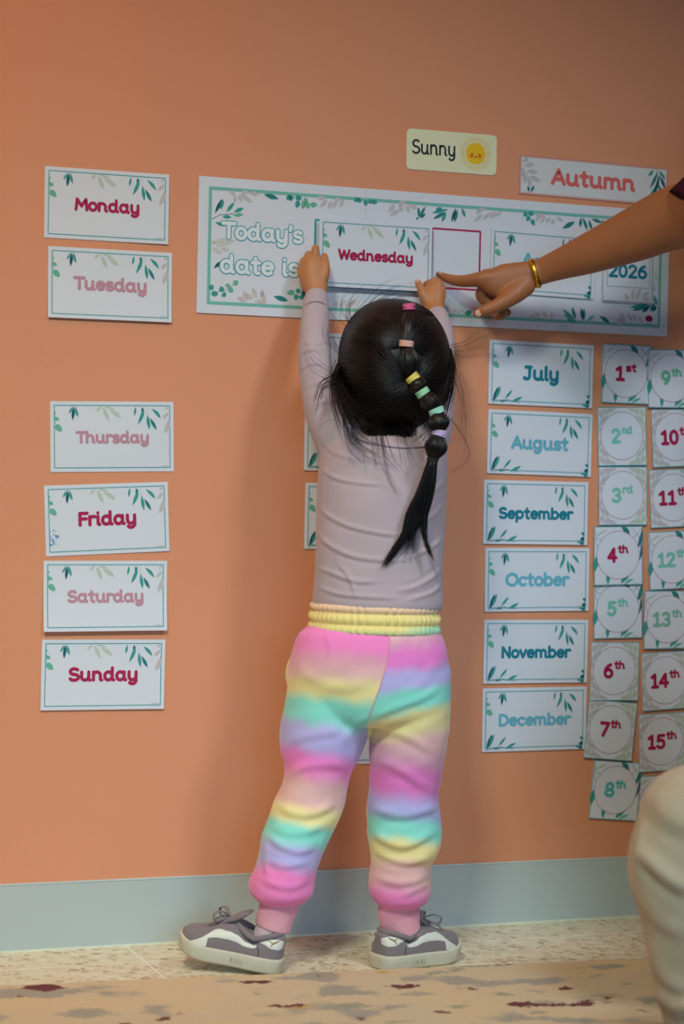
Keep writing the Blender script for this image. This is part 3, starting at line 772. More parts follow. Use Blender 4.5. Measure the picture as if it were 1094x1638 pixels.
def autumn():
    w, h = .2805, .0645
    pr = make_card('season_card', w, h, (.4224, 1.2440), .15, flat, lin('#d9c4be'))
    pr.frame(-w/2+.0011, -h/2+.0011, w/2-.0011, h/2-.0011, .0022, lin('#d58b80'), 1)
    pr.poly([(-w/2+.004, -h/2+.004), (w/2-.004, -h/2+.004), (w/2-.004, h/2-.004), (-w/2+.004, h/2-.004)], lin('#dbd9d8'), 1)
    MV = lin('#bdb9b8')
    for a, b in (((-.134,.020),(-.124,.029)), ((-.132,.014),(-.113,.018)), ((-.128,.006),(-.106,.004)), ((-.124,-.002),(-.101,-.010)), ((-.135,.012),(-.137,-.004)), ((-.131,.004),(-.131,-.014)), ((-.125,-.004),(-.119,-.020))): pr.leaf(a, b, .0082, MV, 3, .05)
    pr.strip([(-.137,.027),(-.131,.008),(-.121,-.008)], .0007, MV, 3)
    pr.leaf((-.122,-.028),(-.124,-.018),.004,L_DARK,3); pr.leaf((-.119,-.028),(-.112,-.016),.005,L_MID,3)
    for a, b, c in (((.120,.026),(.106,-.004),L_MID), ((.124,.022),(.112,-.018),L_DARK), ((.122,.027),(.135,.012),L_TEAL), ((.124,.018),(.136,-.004),L_DARK), ((.120,.006),(.132,-.020),L_MID), ((.116,.0),(.104,-.024),L_TEAL), ((.112,.028),(.102,.016),L_TEAL)): pr.leaf(a, b, .0058, c, 3, .04)
    pr.strip([(.118,.029),(.121,.01),(.118,-.022)], .0008, L_DARK, 3)
    o = finish_card(pr)
    tag(o, 'long card reading Autumn in coral letters, top right of the banner', 'card')
    tx = Print(flat); write(tx, 'Autumn', -.081, -.013, .160, .0222, .0066, C_CORAL, 5); tx.build('lettering', o)
autumn()

word_card('month_card', 'April', (.3294, 1.099), -.3, C_BLUE, .082, True, "card reading April on the banner, behind the adult's pointing wrist", 'card', None, curl_fn(.001, 0), lift=.0032)

def year_card():
    w, h = .0958, .108
    cf = curl_fn(.0025, 0, 0, w, h)
    pr = make_card('year_card', w, h, (.4892, 1.0985), .2, cf, WHITE, .0032)
    pr.frame(-w/2+.0012, -h/2+.0012, w/2-.0012, h/2-.0012, .0012, lin('#b9a3aa'), 1)
    pr.frame(-w/2+.0085, -h/2+.0255, w/2-.006, h/2-.008, .0010, TEAL, 1)
    for a, b in (((.010,-.050),(.012,-.030)), ((.018,-.050),(.026,-.028)), ((.026,-.048),(.042,-.034)), ((.004,-.050),(-.006,-.040)), ((.030,-.050),(.044,-.046))): pr.leaf(a, b, .008, L_MAUVE, 3, .04)
    o = finish_card(pr); tag(o, "card reading 2026 on the banner, below the adult's forearm", 'card')
    tx = Print(cf); write(tx, '2026', -.0365, -.0135, .074, .0185, .0050, C_TEALT, 5); tx.build('lettering', o)
year_card()

# the card being held up
def held_card():
    y = -.0125
    p = on_plane_y(511, 348.5, y); q = on_plane_y(690.2, 360.5, y)
    rot = math.degrees(math.atan2(q[2]-p[2], q[0]-p[0])); w, h = DW, DH
    k = math.radians(rot)
    c = (p[0] + w/2*math.cos(k) + h/2*math.sin(k), p[2] + w/2*math.sin(k) - h/2*math.cos(k))
    return word_card('weekday_card', 'Wednesday', c, rot, C_RED, .130, False, "white card reading Wednesday held against the banner in the child's hands", 'card', None, curl_fn(0, .002, 0), lift=-y - .0004)
held_card()

# ------------------------------------------------------------------ people: materials
M_skin = simple('skin_warm', '#bd7c4c', 0.5, 500, 0.12, 0.0004, 0.0, sss=0.12)
M_skin_arm = simple('skin_tanned', '#a9683f', 0.48, 420, 0.14, 0.0004, 0.05, sss=0.10)
M_nail = simple('fingernail', '#d0a08a', 0.35)
M_shirt = simple('mauve_jersey', '#b9a4aa', 0.85, 900, 0.12, 0.0004, 0.0, sheen=0.15)
M_seam = simple('mauve_seam', '#ab969e', 0.9)
M_hair = simple('black_hair', '#120c0a', 0.44, 0, spec=0.5)
M_hair_light = simple('dark_brown_hair', '#3a2415', 0.4, 0, spec=0.5)
M_maroon = simple('maroon_jersey', '#3c0f1d', 0.9, 700, 0.15, 0.0005, spec=0.2)
M_grey_cloth = simple('oatmeal_sweat_cloth', '#c0a98a', 0.92, 350, 0.3, 0.0008, 0.12, sheen=0.2)
M_gold = simple('gold', '#e2ab38', 0.34, metallic=1.0)
M_shoe = simple('grey_suede', '#7e7274', 0.9, 700, 0.3, 0.0005, 0.08, sheen=0.2)
M_sole = simple('cream_rubber', '#c9c2ac', 0.7, 180, 0.25, 0.0006, 0.12)
M_white_leather = simple('white_leather', '#dcd8cc', 0.5, 300, 0.08, 0.0003)
M_dark = simple('dark_shoe_lining', '#4d4448', 0.9)  # plain dark grey for shoe linings, panel seams, adult trousers and shoes
M_goldprint = simple('gold_print', '#8f7440', 0.5)
M_pants = attr_mat('tie_dye_fleece', 0.95, 900, 0.25, 0.0006, sheen=0.25, spec=0.2)
M_rib = attr_mat('tie_dye_rib', 0.95, 900, 0.2, 0.0004, sheen=0.2, spec=0.2)
M_sock = simple('pale_pink_sock', '#d8bcc2', 0.95, 600, 0.2, 0.0004)

def pxm(d): return d / FPX
def ring_px(L, R, y, d, depth, n=48, e=2.0, dd=0.0):
    """closed horizontal body section seen between x = L and x = R at height y of the photo"""
    c = at((L+R)/2, y, d); a = (R-L)/2 * pxm(d)
    t = np.linspace(0, 2*math.pi, n, endpoint=False)
    cx = np.sign(np.cos(t))*np.abs(np.cos(t))**(2/e); sy = np.sign(np.sin(t))*np.abs(np.sin(t))**(2/e)
    return c + a*cx[:, None]*RH + depth*sy[:, None]*FH
def loft_px(geo, S, sub=4, n=48, e=2.0):
    """S rows: (y, L, R, d, half depth in m)"""
    Q = catmull(np.array(S, float), sub)
    geo.rings([ring_px(q[1], q[2], q[0], q[3], q[4], n, e) for q in Q])
def tube_px(geo, S, sub=4, n=16, flat=None):
    """S rows: (px, py, d, radius in px [, radius across view in px])"""
    P = [at(s[0], s[1], s[2]) for s in S]
    R = [(s[3]*pxm(s[2]), (s[4] if len(s) > 4 else s[3])*pxm(s[2])) for s in S]
    geo.tube(P, R, n, sub, up=-CF)

# ------------------------------------------------------------------ the child
HC = at(631, 583, 3.125)          # middle of the head
HRX, HRY, HB = 91.0, 105.0, 0.098
def child():
    root = empty('person', at(545, 1550, 3.05) * np.array([1, 1, 0]))
    tag(root, "child with a black bubble braid, pink top and rainbow joggers reaching up to a banner", 'person')
    # ---- body: one continuous skin
    g = Geo()
    k = pxm(3.12)
    g.ellipsoid(at(631, 590, 3.13), [RH*.076, FH*.086, ZZ*.094])                      # skull
    g.ellipsoid(at(631, 622, 3.165), [RH*.060, FH*.058, ZZ*.058])                     # face and jaw
    g.tube([at(631, 612, 3.215), at(631, 620, 3.228)], [.007, .010], 10)              # nose
    g.tube([at(620, 640, 3.214), at(631, 641, 3.220), at(642, 640, 3.214)], [.004, .007, .004], 8)   # lips
    g.tube([at(608, 650, 3.19), at(631, 664, 3.205), at(654, 650, 3.19)], [.012, .016, .012], 10)    # chin
    for sx in (-1, 1):
        g.ellipsoid(at(631 + sx*86, 597, 3.115), [RH*.008 + FH*.006*sx, FH*.014, ZZ*.024])           # ears
        g.ellipsoid(at(631 + sx*26, 600, 3.205), [RH*.017, FH*.008, ZZ*.006])         # brow
    tube_px(g, [(632, 640, 3.13, 38), (630, 685, 3.122, 38), (628, 720, 3.10, 46)])   # neck
    loft_px(g, [(715, 545, 690, 3.09, .045), (760, 520, 702, 3.085, .055), (860, 517, 700, 3.08, .055), (960, 515, 690, 3.075, .058), (1060, 490, 700, 3.07, .07), (1130, 480, 705, 3.07, .06)])
    tube_px(g, [(545, 1090, 3.07, 48), (515, 1240, 3.065, 42), (470, 1380, 3.045, 30), (440, 1470, 3.035, 20), (432, 1508, 3.03, 18)], n=20)
    tube_px(g, [(650, 1090, 3.08, 50), (645, 1240, 3.085, 44), (640, 1380, 3.085, 32), (640, 1470, 3.092, 20), (640, 1502, 3.094, 18)], n=20)
    # left arm, wrist, hand
    tube_px(g, [(545, 700, 3.09, 22), (508, 610, 3.11, 20), (502, 550, 3.135, 19), (506, 480, 3.180, 15, 13), (507, 462, 3.192, 16.5, 12)], n=18)
    tube_px(g, [(507, 470, 3.188, 17, 12), (503, 452, 3.196, 22, 13), (501, 436, 3.200, 23, 13.5), (500, 422, 3.203, 19, 12)], n=20)   # back of the hand
    def fin(S): tube_px(g, S, sub=4, n=12)
    fin([(504, 430, 3.200, 9), (504.5, 413, 3.204, 7.0), (504.0, 401, 3.207, 6.0), (504.2, 396.5, 3.218, 5.6), (506.0, 397, 3.230, 5.2)])     # index finger, tip bent to the wall
    fin([(494, 430, 3.200, 8), (493, 412, 3.206, 6.8), (494, 407, 3.222, 6.2), (500, 412, 3.233, 5.6), (508, 415, 3.237, 5.0)])            # curled fingers
    fin([(487, 433, 3.200, 7.5), (485.5, 420, 3.207, 6.4), (487, 417, 3.224, 6.0), (494, 423, 3.233, 5.4), (503, 426, 3.237, 4.8)])
    fin([(482, 440, 3.200, 6.5), (480.5, 431, 3.207, 5.8), (482, 429, 3.222, 5.4), (489, 434, 3.230, 4.8), (497, 437, 3.234, 4.4)])
    fin([(513, 452, 3.195, 11), (520, 436, 3.196, 8.2), (521, 421, 3.200, 6.2), (519.0, 409.5, 3.212, 5.6)])                            # thumb on the card
    # right arm, wrist, hand
    tube_px(g, [(690, 700, 3.09, 22), (703, 610, 3.15, 20), (703, 545, 3.20, 17), (697, 500, 3.250, 15, 13), (694, 486, 3.262, 17, 12)], n=18)
    tube_px(g, [(695, 492, 3.258, 16, 12), (692, 478, 3.264, 19, 12), (694, 468, 3.268, 18.5, 12), (696, 458, 3.271, 14, 10)], n=20)
    fin([(698, 470, 3.268, 9), (702.5, 455, 3.270, 7.2), (697, 449.5, 3.276, 6.4), (688, 452, 3.290, 5.6), (681, 454, 3.296, 5.0)])         # fingers wrap behind the edge
    fin([(703, 474, 3.266, 8), (707, 462, 3.270, 6.8), (702, 458, 3.282, 6.2), (690, 461, 3.294, 5.4), (683, 463, 3.300, 4.8)])
    fin([(704, 480, 3.264, 7.4), (707, 471, 3.268, 6.4), (702, 467, 3.282, 5.8), (691, 470, 3.294, 5.2), (684, 472, 3.300, 4.6)])
    fin([(701, 487, 3.262, 6.8), (703, 480, 3.268, 5.8), (698, 477, 3.282, 5.4), (690, 479, 3.292, 4.8), (684, 480, 3.298, 4.4)])
    fin([(686, 488, 3.262, 10.5), (678, 474, 3.260, 8.2), (673, 461, 3.264, 6.8), (668.5, 452, 3.272, 5.6)])                                # thumb on the card
    V, N, Fc = fuse(g, 0.0017, 7)
    body = mesh_obj('body', V, Fc, M_skin, root)
    for n_, (x, y, d, ux) in enumerate(((668.6, 451.5, 3.2665, -.35),)):
        g = Geo(); c = at(x, y, d)
        g.ellipsoid(c, [RH*.0038 + ZZ*.0013, FH*.0012, ZZ*.0048 - RH*.002], 12, 8); g.build('thumbnail', M_nail, body)
    for sx in (-1, 1):
        g = Geo(); g.ellipsoid(at(631 + sx*26, 606, 3.206), [RH*.011, FH*.004, ZZ*.005], 14, 10); g.build('eye', M_white_leather, body)

    # ---- shirt
    g = Geo()
    loft_px(g, [(696, 566, 688, 3.10, .040), (702, 540, 704, 3.094, .054), (716, 516, 716, 3.09, .066), (745, 510, 717, 3.085, .073), (790, 507, 714, 3.08, .077),
                (840, 505, 711, 3.077, .078), (890, 504, 709, 3.075, .079), (930, 502, 709, 3.073, .081), (955, 500, 709, 3.072, .083), (966, 500, 708, 3.072, .083), (974, 503, 704, 3.072, .080)], e=2.3)
    tube_px(g, [(505, 478, 3.182, 18.5, 17), (504, 500, 3.168, 21.5, 19), (503, 530, 3.15, 24.5), (503, 562, 3.13, 26.5), (506, 600, 3.115, 28), (516, 645, 3.10, 31), (534, 690, 3.09, 36), (556, 730, 3.088, 40)], n=28)
    tube_px(g, [(699, 506, 3.246, 17.5, 16), (703, 525, 3.225, 20), (705, 550, 3.205, 22), (703, 590, 3.175, 23), (700, 640, 3.13, 27), (690, 690, 3.10, 34), (670, 730, 3.09, 40)], n=28)
    V, N, Fc = fuse(g, 0.0024, 6)
    L = [([(512,690),(520,712),(545,728),(600,738),(650,742)], .0016, 6), ([(508,742),(530,762),(570,772),(620,776)], .0020, 5),
         ([(504,800),(520,822),(560,842),(615,854),(650,856)], .0022, 5.5), ([(502,838),(520,866),(560,888),(610,896),(660,894)], .0024, 6),
         ([(502,905),(530,916),(570,930),(610,930)], .0022, 5.5), ([(708,860),(690,874),(668,886),(640,893)], .0022, 5), ([(711,800),(695,822),(670,838)], .0018, 5),
         ([(709,905),(690,924),(660,940),(630,945)], .0024, 6), ([(502,935),(540,950),(590,955),(640,957)], .0022, 5), ([(710,930),(690,948),(650,960)], .0022, 5),
         ([(714,760),(700,780),(680,792)], .0016, 5), ([(540,900),(560,925),(570,958)], .0016, 6), ([(520,730),(515,780),(512,830)], .0012, 5),
         ([(478,572),(490,562),(508,560),(522,575),(532,588)], .0026, 4), ([(480,594),(495,582),(512,582),(530,596)], .0024, 4), ([(486,622),(505,612),(530,618)], .0018, 5),
         ([(500,660),(515,645),(535,640)], .0018, 5), ([(505,690),(520,672),(545,668)], .0016, 5), ([(484,545),(500,550),(524,545)], .0012, 5)]
    V = folds(V, N, [(p_, h_*1.05, w_*.72) for p_, h_, w_ in L]) + N * (wob(V, 9, 2)*.0014 + wob(V, 22, 3)*.0004)[:, None]
    shirt = mesh_obj('long_sleeved_top', V, Fc, M_shirt, root)
    def seam(name, pts, r=.0007, m=M_seam, lift=.0, parent=shirt):
        g = Geo(); g.tube([at(*p) for p in pts], [r]*len(pts), 8, 5); return g.build(name, m, parent)
    def surf_line(V, pts, lift=.0003):
        """depth of the visible surface under photo points"""
        px, py, d = project(V); out = []
        for x, y in pts:
            m = (np.abs(px-x) < 3.2) & (np.abs(py-y) < 3.2)
            out.append((x, y, (d[m].min() if m.any() else 3.05) - lift))
        return out
    seam('neckband', surf_line(V, [tuple(p) for p in catmull([(556,688),(575,702),(610,712),(650,716),(690,712),(706,704)], 4)], .0), .0012)
    seam('cuff_seam', surf_line(V, [(488,487),(494,484),(503,482),(512,482.5),(519,485.5)], .0), .0007)

    # ---- joggers
    g = Geo()
    loft_px(g, [(990, 503, 698, 3.07, .072), (1003, 492, 703, 3.07, .078), (1016, 478, 710, 3.069, .086), (1040, 469, 717, 3.068, .093), (1075, 462, 721, 3.067, .096), (1110, 460, 722, 3.067, .090), (1140, 463, 719, 3.067, .078), (1156, 475, 708, 3.067, .06)], e=2.25)
    dl = 3.06
    loft_px(g, [(1090, 462, 590, 3.068, .078), (1130, 456, 588, 3.067, .076), (1165, 449, 590, 3.066, .072), (1200, 449, 577, 3.065, .068), (1235, 456, 563, 3.063, .064), (1265, 447, 554, 3.061, .062), (1300, 433, 545, 3.056, .062),
                (1335, 419, 529, 3.050, .062), (1365, 415, 514, 3.046, .060), (1390, 408, 504, 3.042, .058), (1410, 401, 501, 3.040, .055), (1428, 402, 500, 3.038, .050), (1440, 411, 490, 3.037, .040), (1446, 420, 476, 3.037, .028)], n=40)
    loft_px(g, [(1090, 590, 721, 3.072, .078), (1130, 590, 722, 3.074, .076), (1165, 592, 720, 3.076, .072), (1200, 591, 715, 3.078, .068), (1240, 590, 708, 3.080, .064), (1268, 588, 702, 3.082, .060), (1300, 584, 705, 3.084, .060),
                (1330, 586, 708, 3.085, .062), (1355, 592, 703, 3.086, .058), (1380, 596, 689, 3.086, .054), (1402, 591, 690, 3.086, .052), (1425, 590, 690, 3.086, .050), (1440, 598, 683, 3.086, .044), (1450, 608, 668, 3.086, .030)], n=40)
    V, N, Fc = fuse(g, 0.0032, 5)
    L = [([(590,1150),(630,1132),(675,1115),(705,1095)], .0030, 7), ([(592,1172),(625,1168),(665,1185),(700,1208)], .0026, 8), ([(595,1215),(630,1225),(670,1250),(695,1270)], .0034, 9),
         ([(588,1290),(620,1300),(650,1304),(690,1292),(704,1282)], .0044, 8), ([(590,1322),(615,1342),(640,1352),(668,1345),(700,1325)], .0048, 8), ([(594,1352),(625,1372),(655,1378),(690,1366)], .0036, 7),
         ([(598,1400),(630,1412),(660,1410),(686,1396)], .0034, 7), ([(640,1435),(662,1424),(688,1412)], .0028, 6), ([(604,1380),(596,1410),(600,1432)], .0022, 6),
         ([(452,1195),(480,1180),(520,1172),(560,1168)], .0022, 8), ([(460,1240),(490,1225),(530,1222),(558,1232)], .0032, 8), ([(440,1285),(470,1300),(505,1300),(540,1282)], .0046, 8),
         ([(428,1318),(455,1330),(490,1330),(525,1318)], .0034, 8), ([(424,1330),(450,1352),(480,1362),(508,1352)], .0036, 7), ([(422,1372),(455,1385),(495,1378)], .0030, 7), ([(412,1400),(440,1415),(470,1418),(498,1400)], .0030, 7),
         ([(425,1345),(424,1375),(428,1405)], .0028, 6), ([(470,1060),(500,1085),(550,1100),(600,1090)], .0016, 10), ([(590,1145),(570,1160),(540,1190)], .0022, 8), ([(700,1050),(680,1085),(650,1110)], .0014, 9), ([(520,1010),(530,1040),(525,1070)], .0012, 6), ([(670,1010),(665,1040),(672,1070)], .0012, 6)]
    V = folds(V, N, [(p_, h_*.8, w_) for p_, h_, w_ in L]) + N * (wob(V, 7, 5)*.0026 + wob(V, 17, 6)*.0008)[:, None]
    px, py, d = project(V)
    seam_y = [1000, 1040, 1070, 1100, 1130, 1150, 1165]; seam_x = [624, 622, 616, 607, 595, 588, 588]
    side = px - np.interp(py, seam_y, seam_x)
    warp = wob(V, 4.5, 9)*9 + wob(V, 14, 4)*3.2 + wob(V, 40, 12)*1.6
    yl = py + warp - (px - 520)*0.10; yr = py + warp + (px - 655)*0.16*np.where(py < 1190, 1, -.9)
    PK, DS, YL, TE, LV = lin('#fa88c8'), lin('#f0bdb8'), lin('#f9e6a0'), lin('#8fe4d2'), lin('#bfb4e8')
    MG = lin('#f080ca')
    keyL = [(1005,PK),(1032,PK),(1050,lin('#eaa0b6')),(1075,DS),(1096,YL),(1108,YL),(1126,TE),(1148,TE),(1170,LV),(1195,LV),(1216,MG),(1236,PK),(1258,DS),(1282,DS),(1300,YL),(1314,YL),(1330,TE),(1350,TE),(1370,LV),(1392,LV),(1412,PK),(1460,PK)]
    keyR = [(1005,DS),(1020,lin('#e8a0bc')),(1040,MG),(1058,MG),(1080,LV),(1098,LV),(1114,TE),(1134,TE),(1150,YL),(1168,YL),(1188,DS),(1214,lin('#e2a3bb')),(1236,MG),(1258,MG),(1284,LV),(1302,lin('#a9b2dc')),(1318,TE),(1336,TE),(1354,YL),(1370,YL),(1390,DS),(1408,DS),(1424,lin('#ee9cc0')),(1436,PK),(1460,PK)]
    def dye(y, key):
        ys = [q[0] for q in key]; return np.stack([np.interp(y, ys, [q[1][i] for q in key]) for i in range(3)], 1)
    C = np.where((side < 0)[:, None], dye(yl, keyL), dye(yr, keyR))
    pants = mesh_obj('tie_dye_joggers', V, Fc, M_pants, root, cols=C)
    sl = surf_line(V, [(624,1006),(623,1030),(620,1052),(614,1078),(606,1104),(597,1128),(590,1146)], -.0001)
    seam('back_seam', sl, .0010, simple('pink_seam', '#e3a9b4', 0.9), parent=pants)
    # pocket edge at the left hip
    g = Geo(); g.tube([at(472, 1042, 3.06), at(463, 1062, 3.062), at(460, 1080, 3.064), at(462, 1096, 3.066)], [.0025, .0035, .0035, .0025], 10, 4)
    g.build('pocket_edge', simple('yellow_fleece', '#e6cf8c', 0.95), pants)
    # ruched waistband: three gathered rolls
    g = Geo(); n = 560; t = np.linspace(0, 2*math.pi, n, endpoint=False); r = np.random.default_rng(4)
    ph = np.cumsum(r.uniform(.5, 1.5, n)); ph = ph/ph[-1]*2*math.pi*58
    rows = []; cols = []
    PE, YW, GY = lin('#f0c9a6'), lin('#f2dc8e'), lin('#d9e3a0')
    for i, y in enumerate(np.linspace(964, 1009, 28)):
        f = (y - 964)/45; roll = abs(math.sin(math.pi*min(1, f/.30))) if f < .30 else abs(math.sin(math.pi*((f-.30)/.40))) if f < .70 else abs(math.sin(math.pi*min(1, (f-.70)/.34)))*.8
        Lx = 501 - 5.5*f - 4*roll; Rx = 700 + 2*f + 3.5*roll
        ring = ring_px(Lx, Rx, y, 3.071, .079 + .006*f + .0045*roll, n, 2.3)
        amp = (.0003 + .0016*roll) * (0.6 + 0.4*np.sin(t*9 + 2*np.sin(t*4)))
        nrm = (ring - ring.mean(0)); nrm[:, 2] = 0; nrm /= np.linalg.norm(nrm, axis=1)[:, None]
        ring = ring + nrm*(amp*np.sin(ph + .6*math.sin(f*9)))[:, None]
        rows.append(ring)
        qx, _, _ = project(ring); mixv = np.clip((qx - 640)/50, 0, 1)
        base = np.stack([np.interp(f, [0, .2, .36, .78, 1], [c[i2] for c in (PE, PE, YW, YW, GY)]) for i2 in range(3)])
        C = np.tile(base, (n, 1))
        if f > .72: C = C*(1-mixv[:, None]) + np.array(lin('#a9dcb2'))*mixv[:, None]
        cols.append(C)
    CC = np.concatenate(cols + [cols[0][:1], cols[-1][:1]])
    g.rings(rows, True, CC); g.build('waistband', M_rib, pants)
    # ribbed cuffs
    for S in ([(1436,422,481,3.038,.030), (1446,418,478,3.037,.030), (1462,413,471,3.037,.029), (1476,409,466,3.037,.028), (1484,410,463,3.037,.027), (1487,416,457,3.037,.022)],
              [(1440,607,670,3.088,.031), (1452,605,671,3.089,.030), (1470,606,671,3.091,.029), (1486,609,672,3.093,.028), (1494,611,671,3.094,.027), (1497,618,664,3.094,.022)]):
        g = Geo(); n = 160; t = np.linspace(0, 2*math.pi, n, endpoint=False); rows = []
        tilt = 6 if S[0][1] < 500 else 0
        for q in catmull(np.array(S, float), 5):
            ring = ring_px(q[1], q[2], q[0], q[3], q[4], n)
            ring = ring + (np.cos(t)*(-tilt)*pxm(3.04))[:, None]*ZZ
            nrm = ring - ring.mean(0); nrm[:, 2] = 0; nrm /= np.linalg.norm(nrm, axis=1)[:, None]
            rows.append(ring + nrm*(.0004*np.sign(np.sin(t*46))*np.abs(np.sin(t*46))**.6)[:, None])
        f = np.repeat(np.linspace(0, 1, len(rows)), n)
        C = np.array(lin('#ee9cbc'))*(1-f[:, None]) + np.array(lin('#ecb0ae'))*f[:, None]
        g.rings(rows, True, np.concatenate([C, C[:1], C[-1:]])); g.build('cuff', M_rib, pants)
    # ---- socks
    for S, hx in (([(1470,416,462,3.036,.024), (1490,406,455,3.036,.024), (1512,404,448,3.036,.023)], 0), ([(1488,612,668,3.094,.022), (1500,614,668,3.095,.022), (1512,618,664,3.095,.020)], 1)):
        g = Geo(); n = 120; t = np.linspace(0, 2*math.pi, n, endpoint=False); rows = []
        for q in catmull(np.array(S, float), 5):
            ring = ring_px(q[1], q[2], q[0], q[3], q[4], n); nrm = ring - ring.mean(0); nrm[:, 2] = 0; nrm /= np.linalg.norm(nrm, axis=1)[:, None]
            rows.append(ring + nrm*(.0005*np.sin(t*34))[:, None])
        g.rings(rows); g.build('sock', M_sock, root)
    return root, surf_line

child_root, surf_line = child()

# ------------------------------------------------------------------ shoes (worn: parts of the child)
def shoe(parent, heel, yaw, pitch, roll, L, flip):
    """heel: world point under the heel; yaw: heading of the toe; flip: +1 when the outer side is on the wearer's right"""
    root = empty('shoe'); root.parent = parent
    M = Matrix.Translation(heel) @ Matrix.Rotation(yaw, 4, 'Z') @ Matrix.Rotation(-pitch, 4, 'Y') @ Matrix.Rotation(roll, 4, 'X')
    root.matrix_basis = world_of(parent).inverted() @ M
    MM = np.array(M)
    W = lambda V: np.asarray(V, float) @ MM[:3, :3].T + MM[:3, 3]
    # plan outline half widths along x (0 heel .. L toe), slight banana
    xs = np.array([0, .0013, .0053, .012, .021, .034, .055, .10, .25, .42, .58, .72, .85, .94, .985, 1.0])*L
    hw = np.array([.001, .006, .0115, .016, .0195, .0225, .0255, .0290, .0325, .0325, .0345, .0360, .0325, .0235, .0135, .004])
    cen = lambda x: -flip*.004*math.sin(math.pi*min(1, max(0, x/L)))
    width = lambda x: float(np.interp(x, xs, hw))
    n = 44; X = (1 - np.cos(np.linspace(0, math.pi, n)))/2*L
    def outline(grow=0.0, z=0.0):
        P = [(x, cen(x) + width(x) + grow, z) for x in X] + [(x, cen(x) - width(x) - grow, z) for x in X[::-1][1:-1]]
        return np.array(P)
    # sole
    g = Geo(); rows = []
    spring = lambda P: np.stack([P[:, 0], P[:, 1], P[:, 2] + .010*np.clip((P[:, 0]/L - .72)/.28, 0, 1)**2], 1)
    for gr, z in ((-.004, 0), (-.0005, .0008), (.0005, .004), (.0012, .012), (.0018, .0195), (.0012, .0222), (-.001, .0226), (-.006, .0215)):
        P = outline(gr, z); P[:, 0] = (P[:, 0] - L/2)*(1 + gr*2/L) + L/2; rows.append(W(spring(P)))
    g.rings(rows); sole = g.build('sole', M_sole, root)
    # embossed word on the outer wall of the sole
    side = flip
    # upper
    HX = np.array([0, .06, .16, .28, .37, .44, .52, .62, .74, .86, .95, 1.0])*L
    HH = np.array([.033, .036, .034, .025, .029, .039, .042, .039, .031, .024, .017, .008])
    height = lambda x: float(np.interp(x, HX, HH)) if x <= L else 0.008
    def S(x, phi, sgn, off=0.0):
        """surface of the upper: phi 0 at the sole, 90 deg on top"""
        x = min(max(x, .0), L); w = width(x)*.97 - .0005; h = height(x)
        e = .62 if x < .5*L else .8
        c = math.cos(phi); s_ = math.sin(phi)
        lean = .0018*(1 - x/L)
        return np.array([x*.975 + .0016, cen(x) + sgn*((w + off)*c**e), .0195 + .010*max(0, (x/L - .72)/.28)**2 + (h + off)*s_**.85])
    g = Geo(); rows = []
    ph = np.linspace(0, math.pi/2, 14)
    for x in X[1:-1]:
        A = np.array([S(x, p, 1) for p in ph] + [S(x, p, -1) for p in ph[::-1][1:]])
        if x == X[1]:
            B = A.copy(); B[:, 1] = cen(0); B[:, 0] -= .0004; rows.append(W(B))
        rows.append(W(A))
    upper_rows = rows
    N_ = len(rows[0]); V = np.concatenate(rows); Fc = []
    for i in range(len(rows) - 1):
        for k in range(N_ - 1): Fc.append((i*N_+k, i*N_+k+1, (i+1)*N_+k+1, (i+1)*N_+k))
    o_ = (len(rows)-1)*N_; Fc.append(tuple(range(o_, o_+N_)))
    upper = mesh_obj('upper', V, Fc, M_shoe, root)
    # padded collar round the ankle
    g = Geo(); P = []
    for t in np.linspace(0, 2*math.pi, 30):
        x = .205*L + .215*L*math.cos(t) + .012; y = cen(x) + .0255*math.sin(t); P.append((x, y, .0195 + float(np.interp(x, [0, .1*L, .3*L, .48*L], [.036, .036, .026, .040]))))
    g.tube(W(P), [.0042]*len(P), 10, 1, round_ends=False); g.build('collar', M_shoe, root)
    g = Geo(); g.rings([W(np.array([(.205*L + .19*L*math.cos(t)*q + .012, .023*math.sin(t)*q + cen(.2*L), z) for t in np.linspace(0, 2*math.pi, 24, endpoint=False)])) for q, z in ((1, .043), (.6, .044))]); g.build('lining', M_dark, root)
    # stripe: band on both sides from the heel panel to the forefoot
    def patch(name, ctr, m, sgn, off=.0011, nu=30, nv=7):
        """ctr: rows (x frac, phi deg, half width in phi deg / along x frac)"""
        Q = catmull(np.array([(*c[:2], c[2], c[3]) for c in ctr], float), 6); V = []; Fc = []
        for q in Q:
            for j in range(nv):
                s_ = (j/(nv-1) - .5)*2; edge = off*(1 - .5*abs(s_)**6)
                V.append(S((q[0] + q[3]*s_)*L, math.radians(max(1, q[1] + q[2]*s_)), sgn, edge))
        for i in range(len(Q)-1):
            for j in range(nv-1): Fc.append((i*nv+j, i*nv+j+1, (i+1)*nv+j+1, (i+1)*nv+j))
        o = mesh_obj(name, W(V), Fc, m, root); return o
    for sgn in (1, -1):
        o = patch('stripe', [(.25, 36, 6, .012), (.34, 33, 8, .004), (.45, 32, 9, .0), (.56, 34, 10, -.006), (.66, 38, 12, -.022), (.745, 33, 13, -.055), (.79, 18, 8, -.075), (.805, 3, 1.5, -.085)], M_white_leather, sgn)
        o['label'] = 'white side stripe'
        # stitched panel line behind the stripe
        g = Geo(); P = [W([S(x*L, math.radians(a), sgn, .0006)])[0] for x, a in ((.34, 52), (.29, 44), (.235, 30), (.215, 14), (.215, 3))]
        g.tube(P, [.0006]*5, 6, 4); g.build('panel_seam', M_dark, root)
        # white heel tab
        o = patch('heel_tab', [(.004, 43, 10, 0), (.02, 42, 15, 0), (.06, 41, 16, 0), (.12, 42, 14, 0), (.18, 46, 8, 0), (.235, 51, 1.5, 0)], M_white_leather, sgn, .0012)
        o['label'] = 'white heel tab'
    sgn = flip
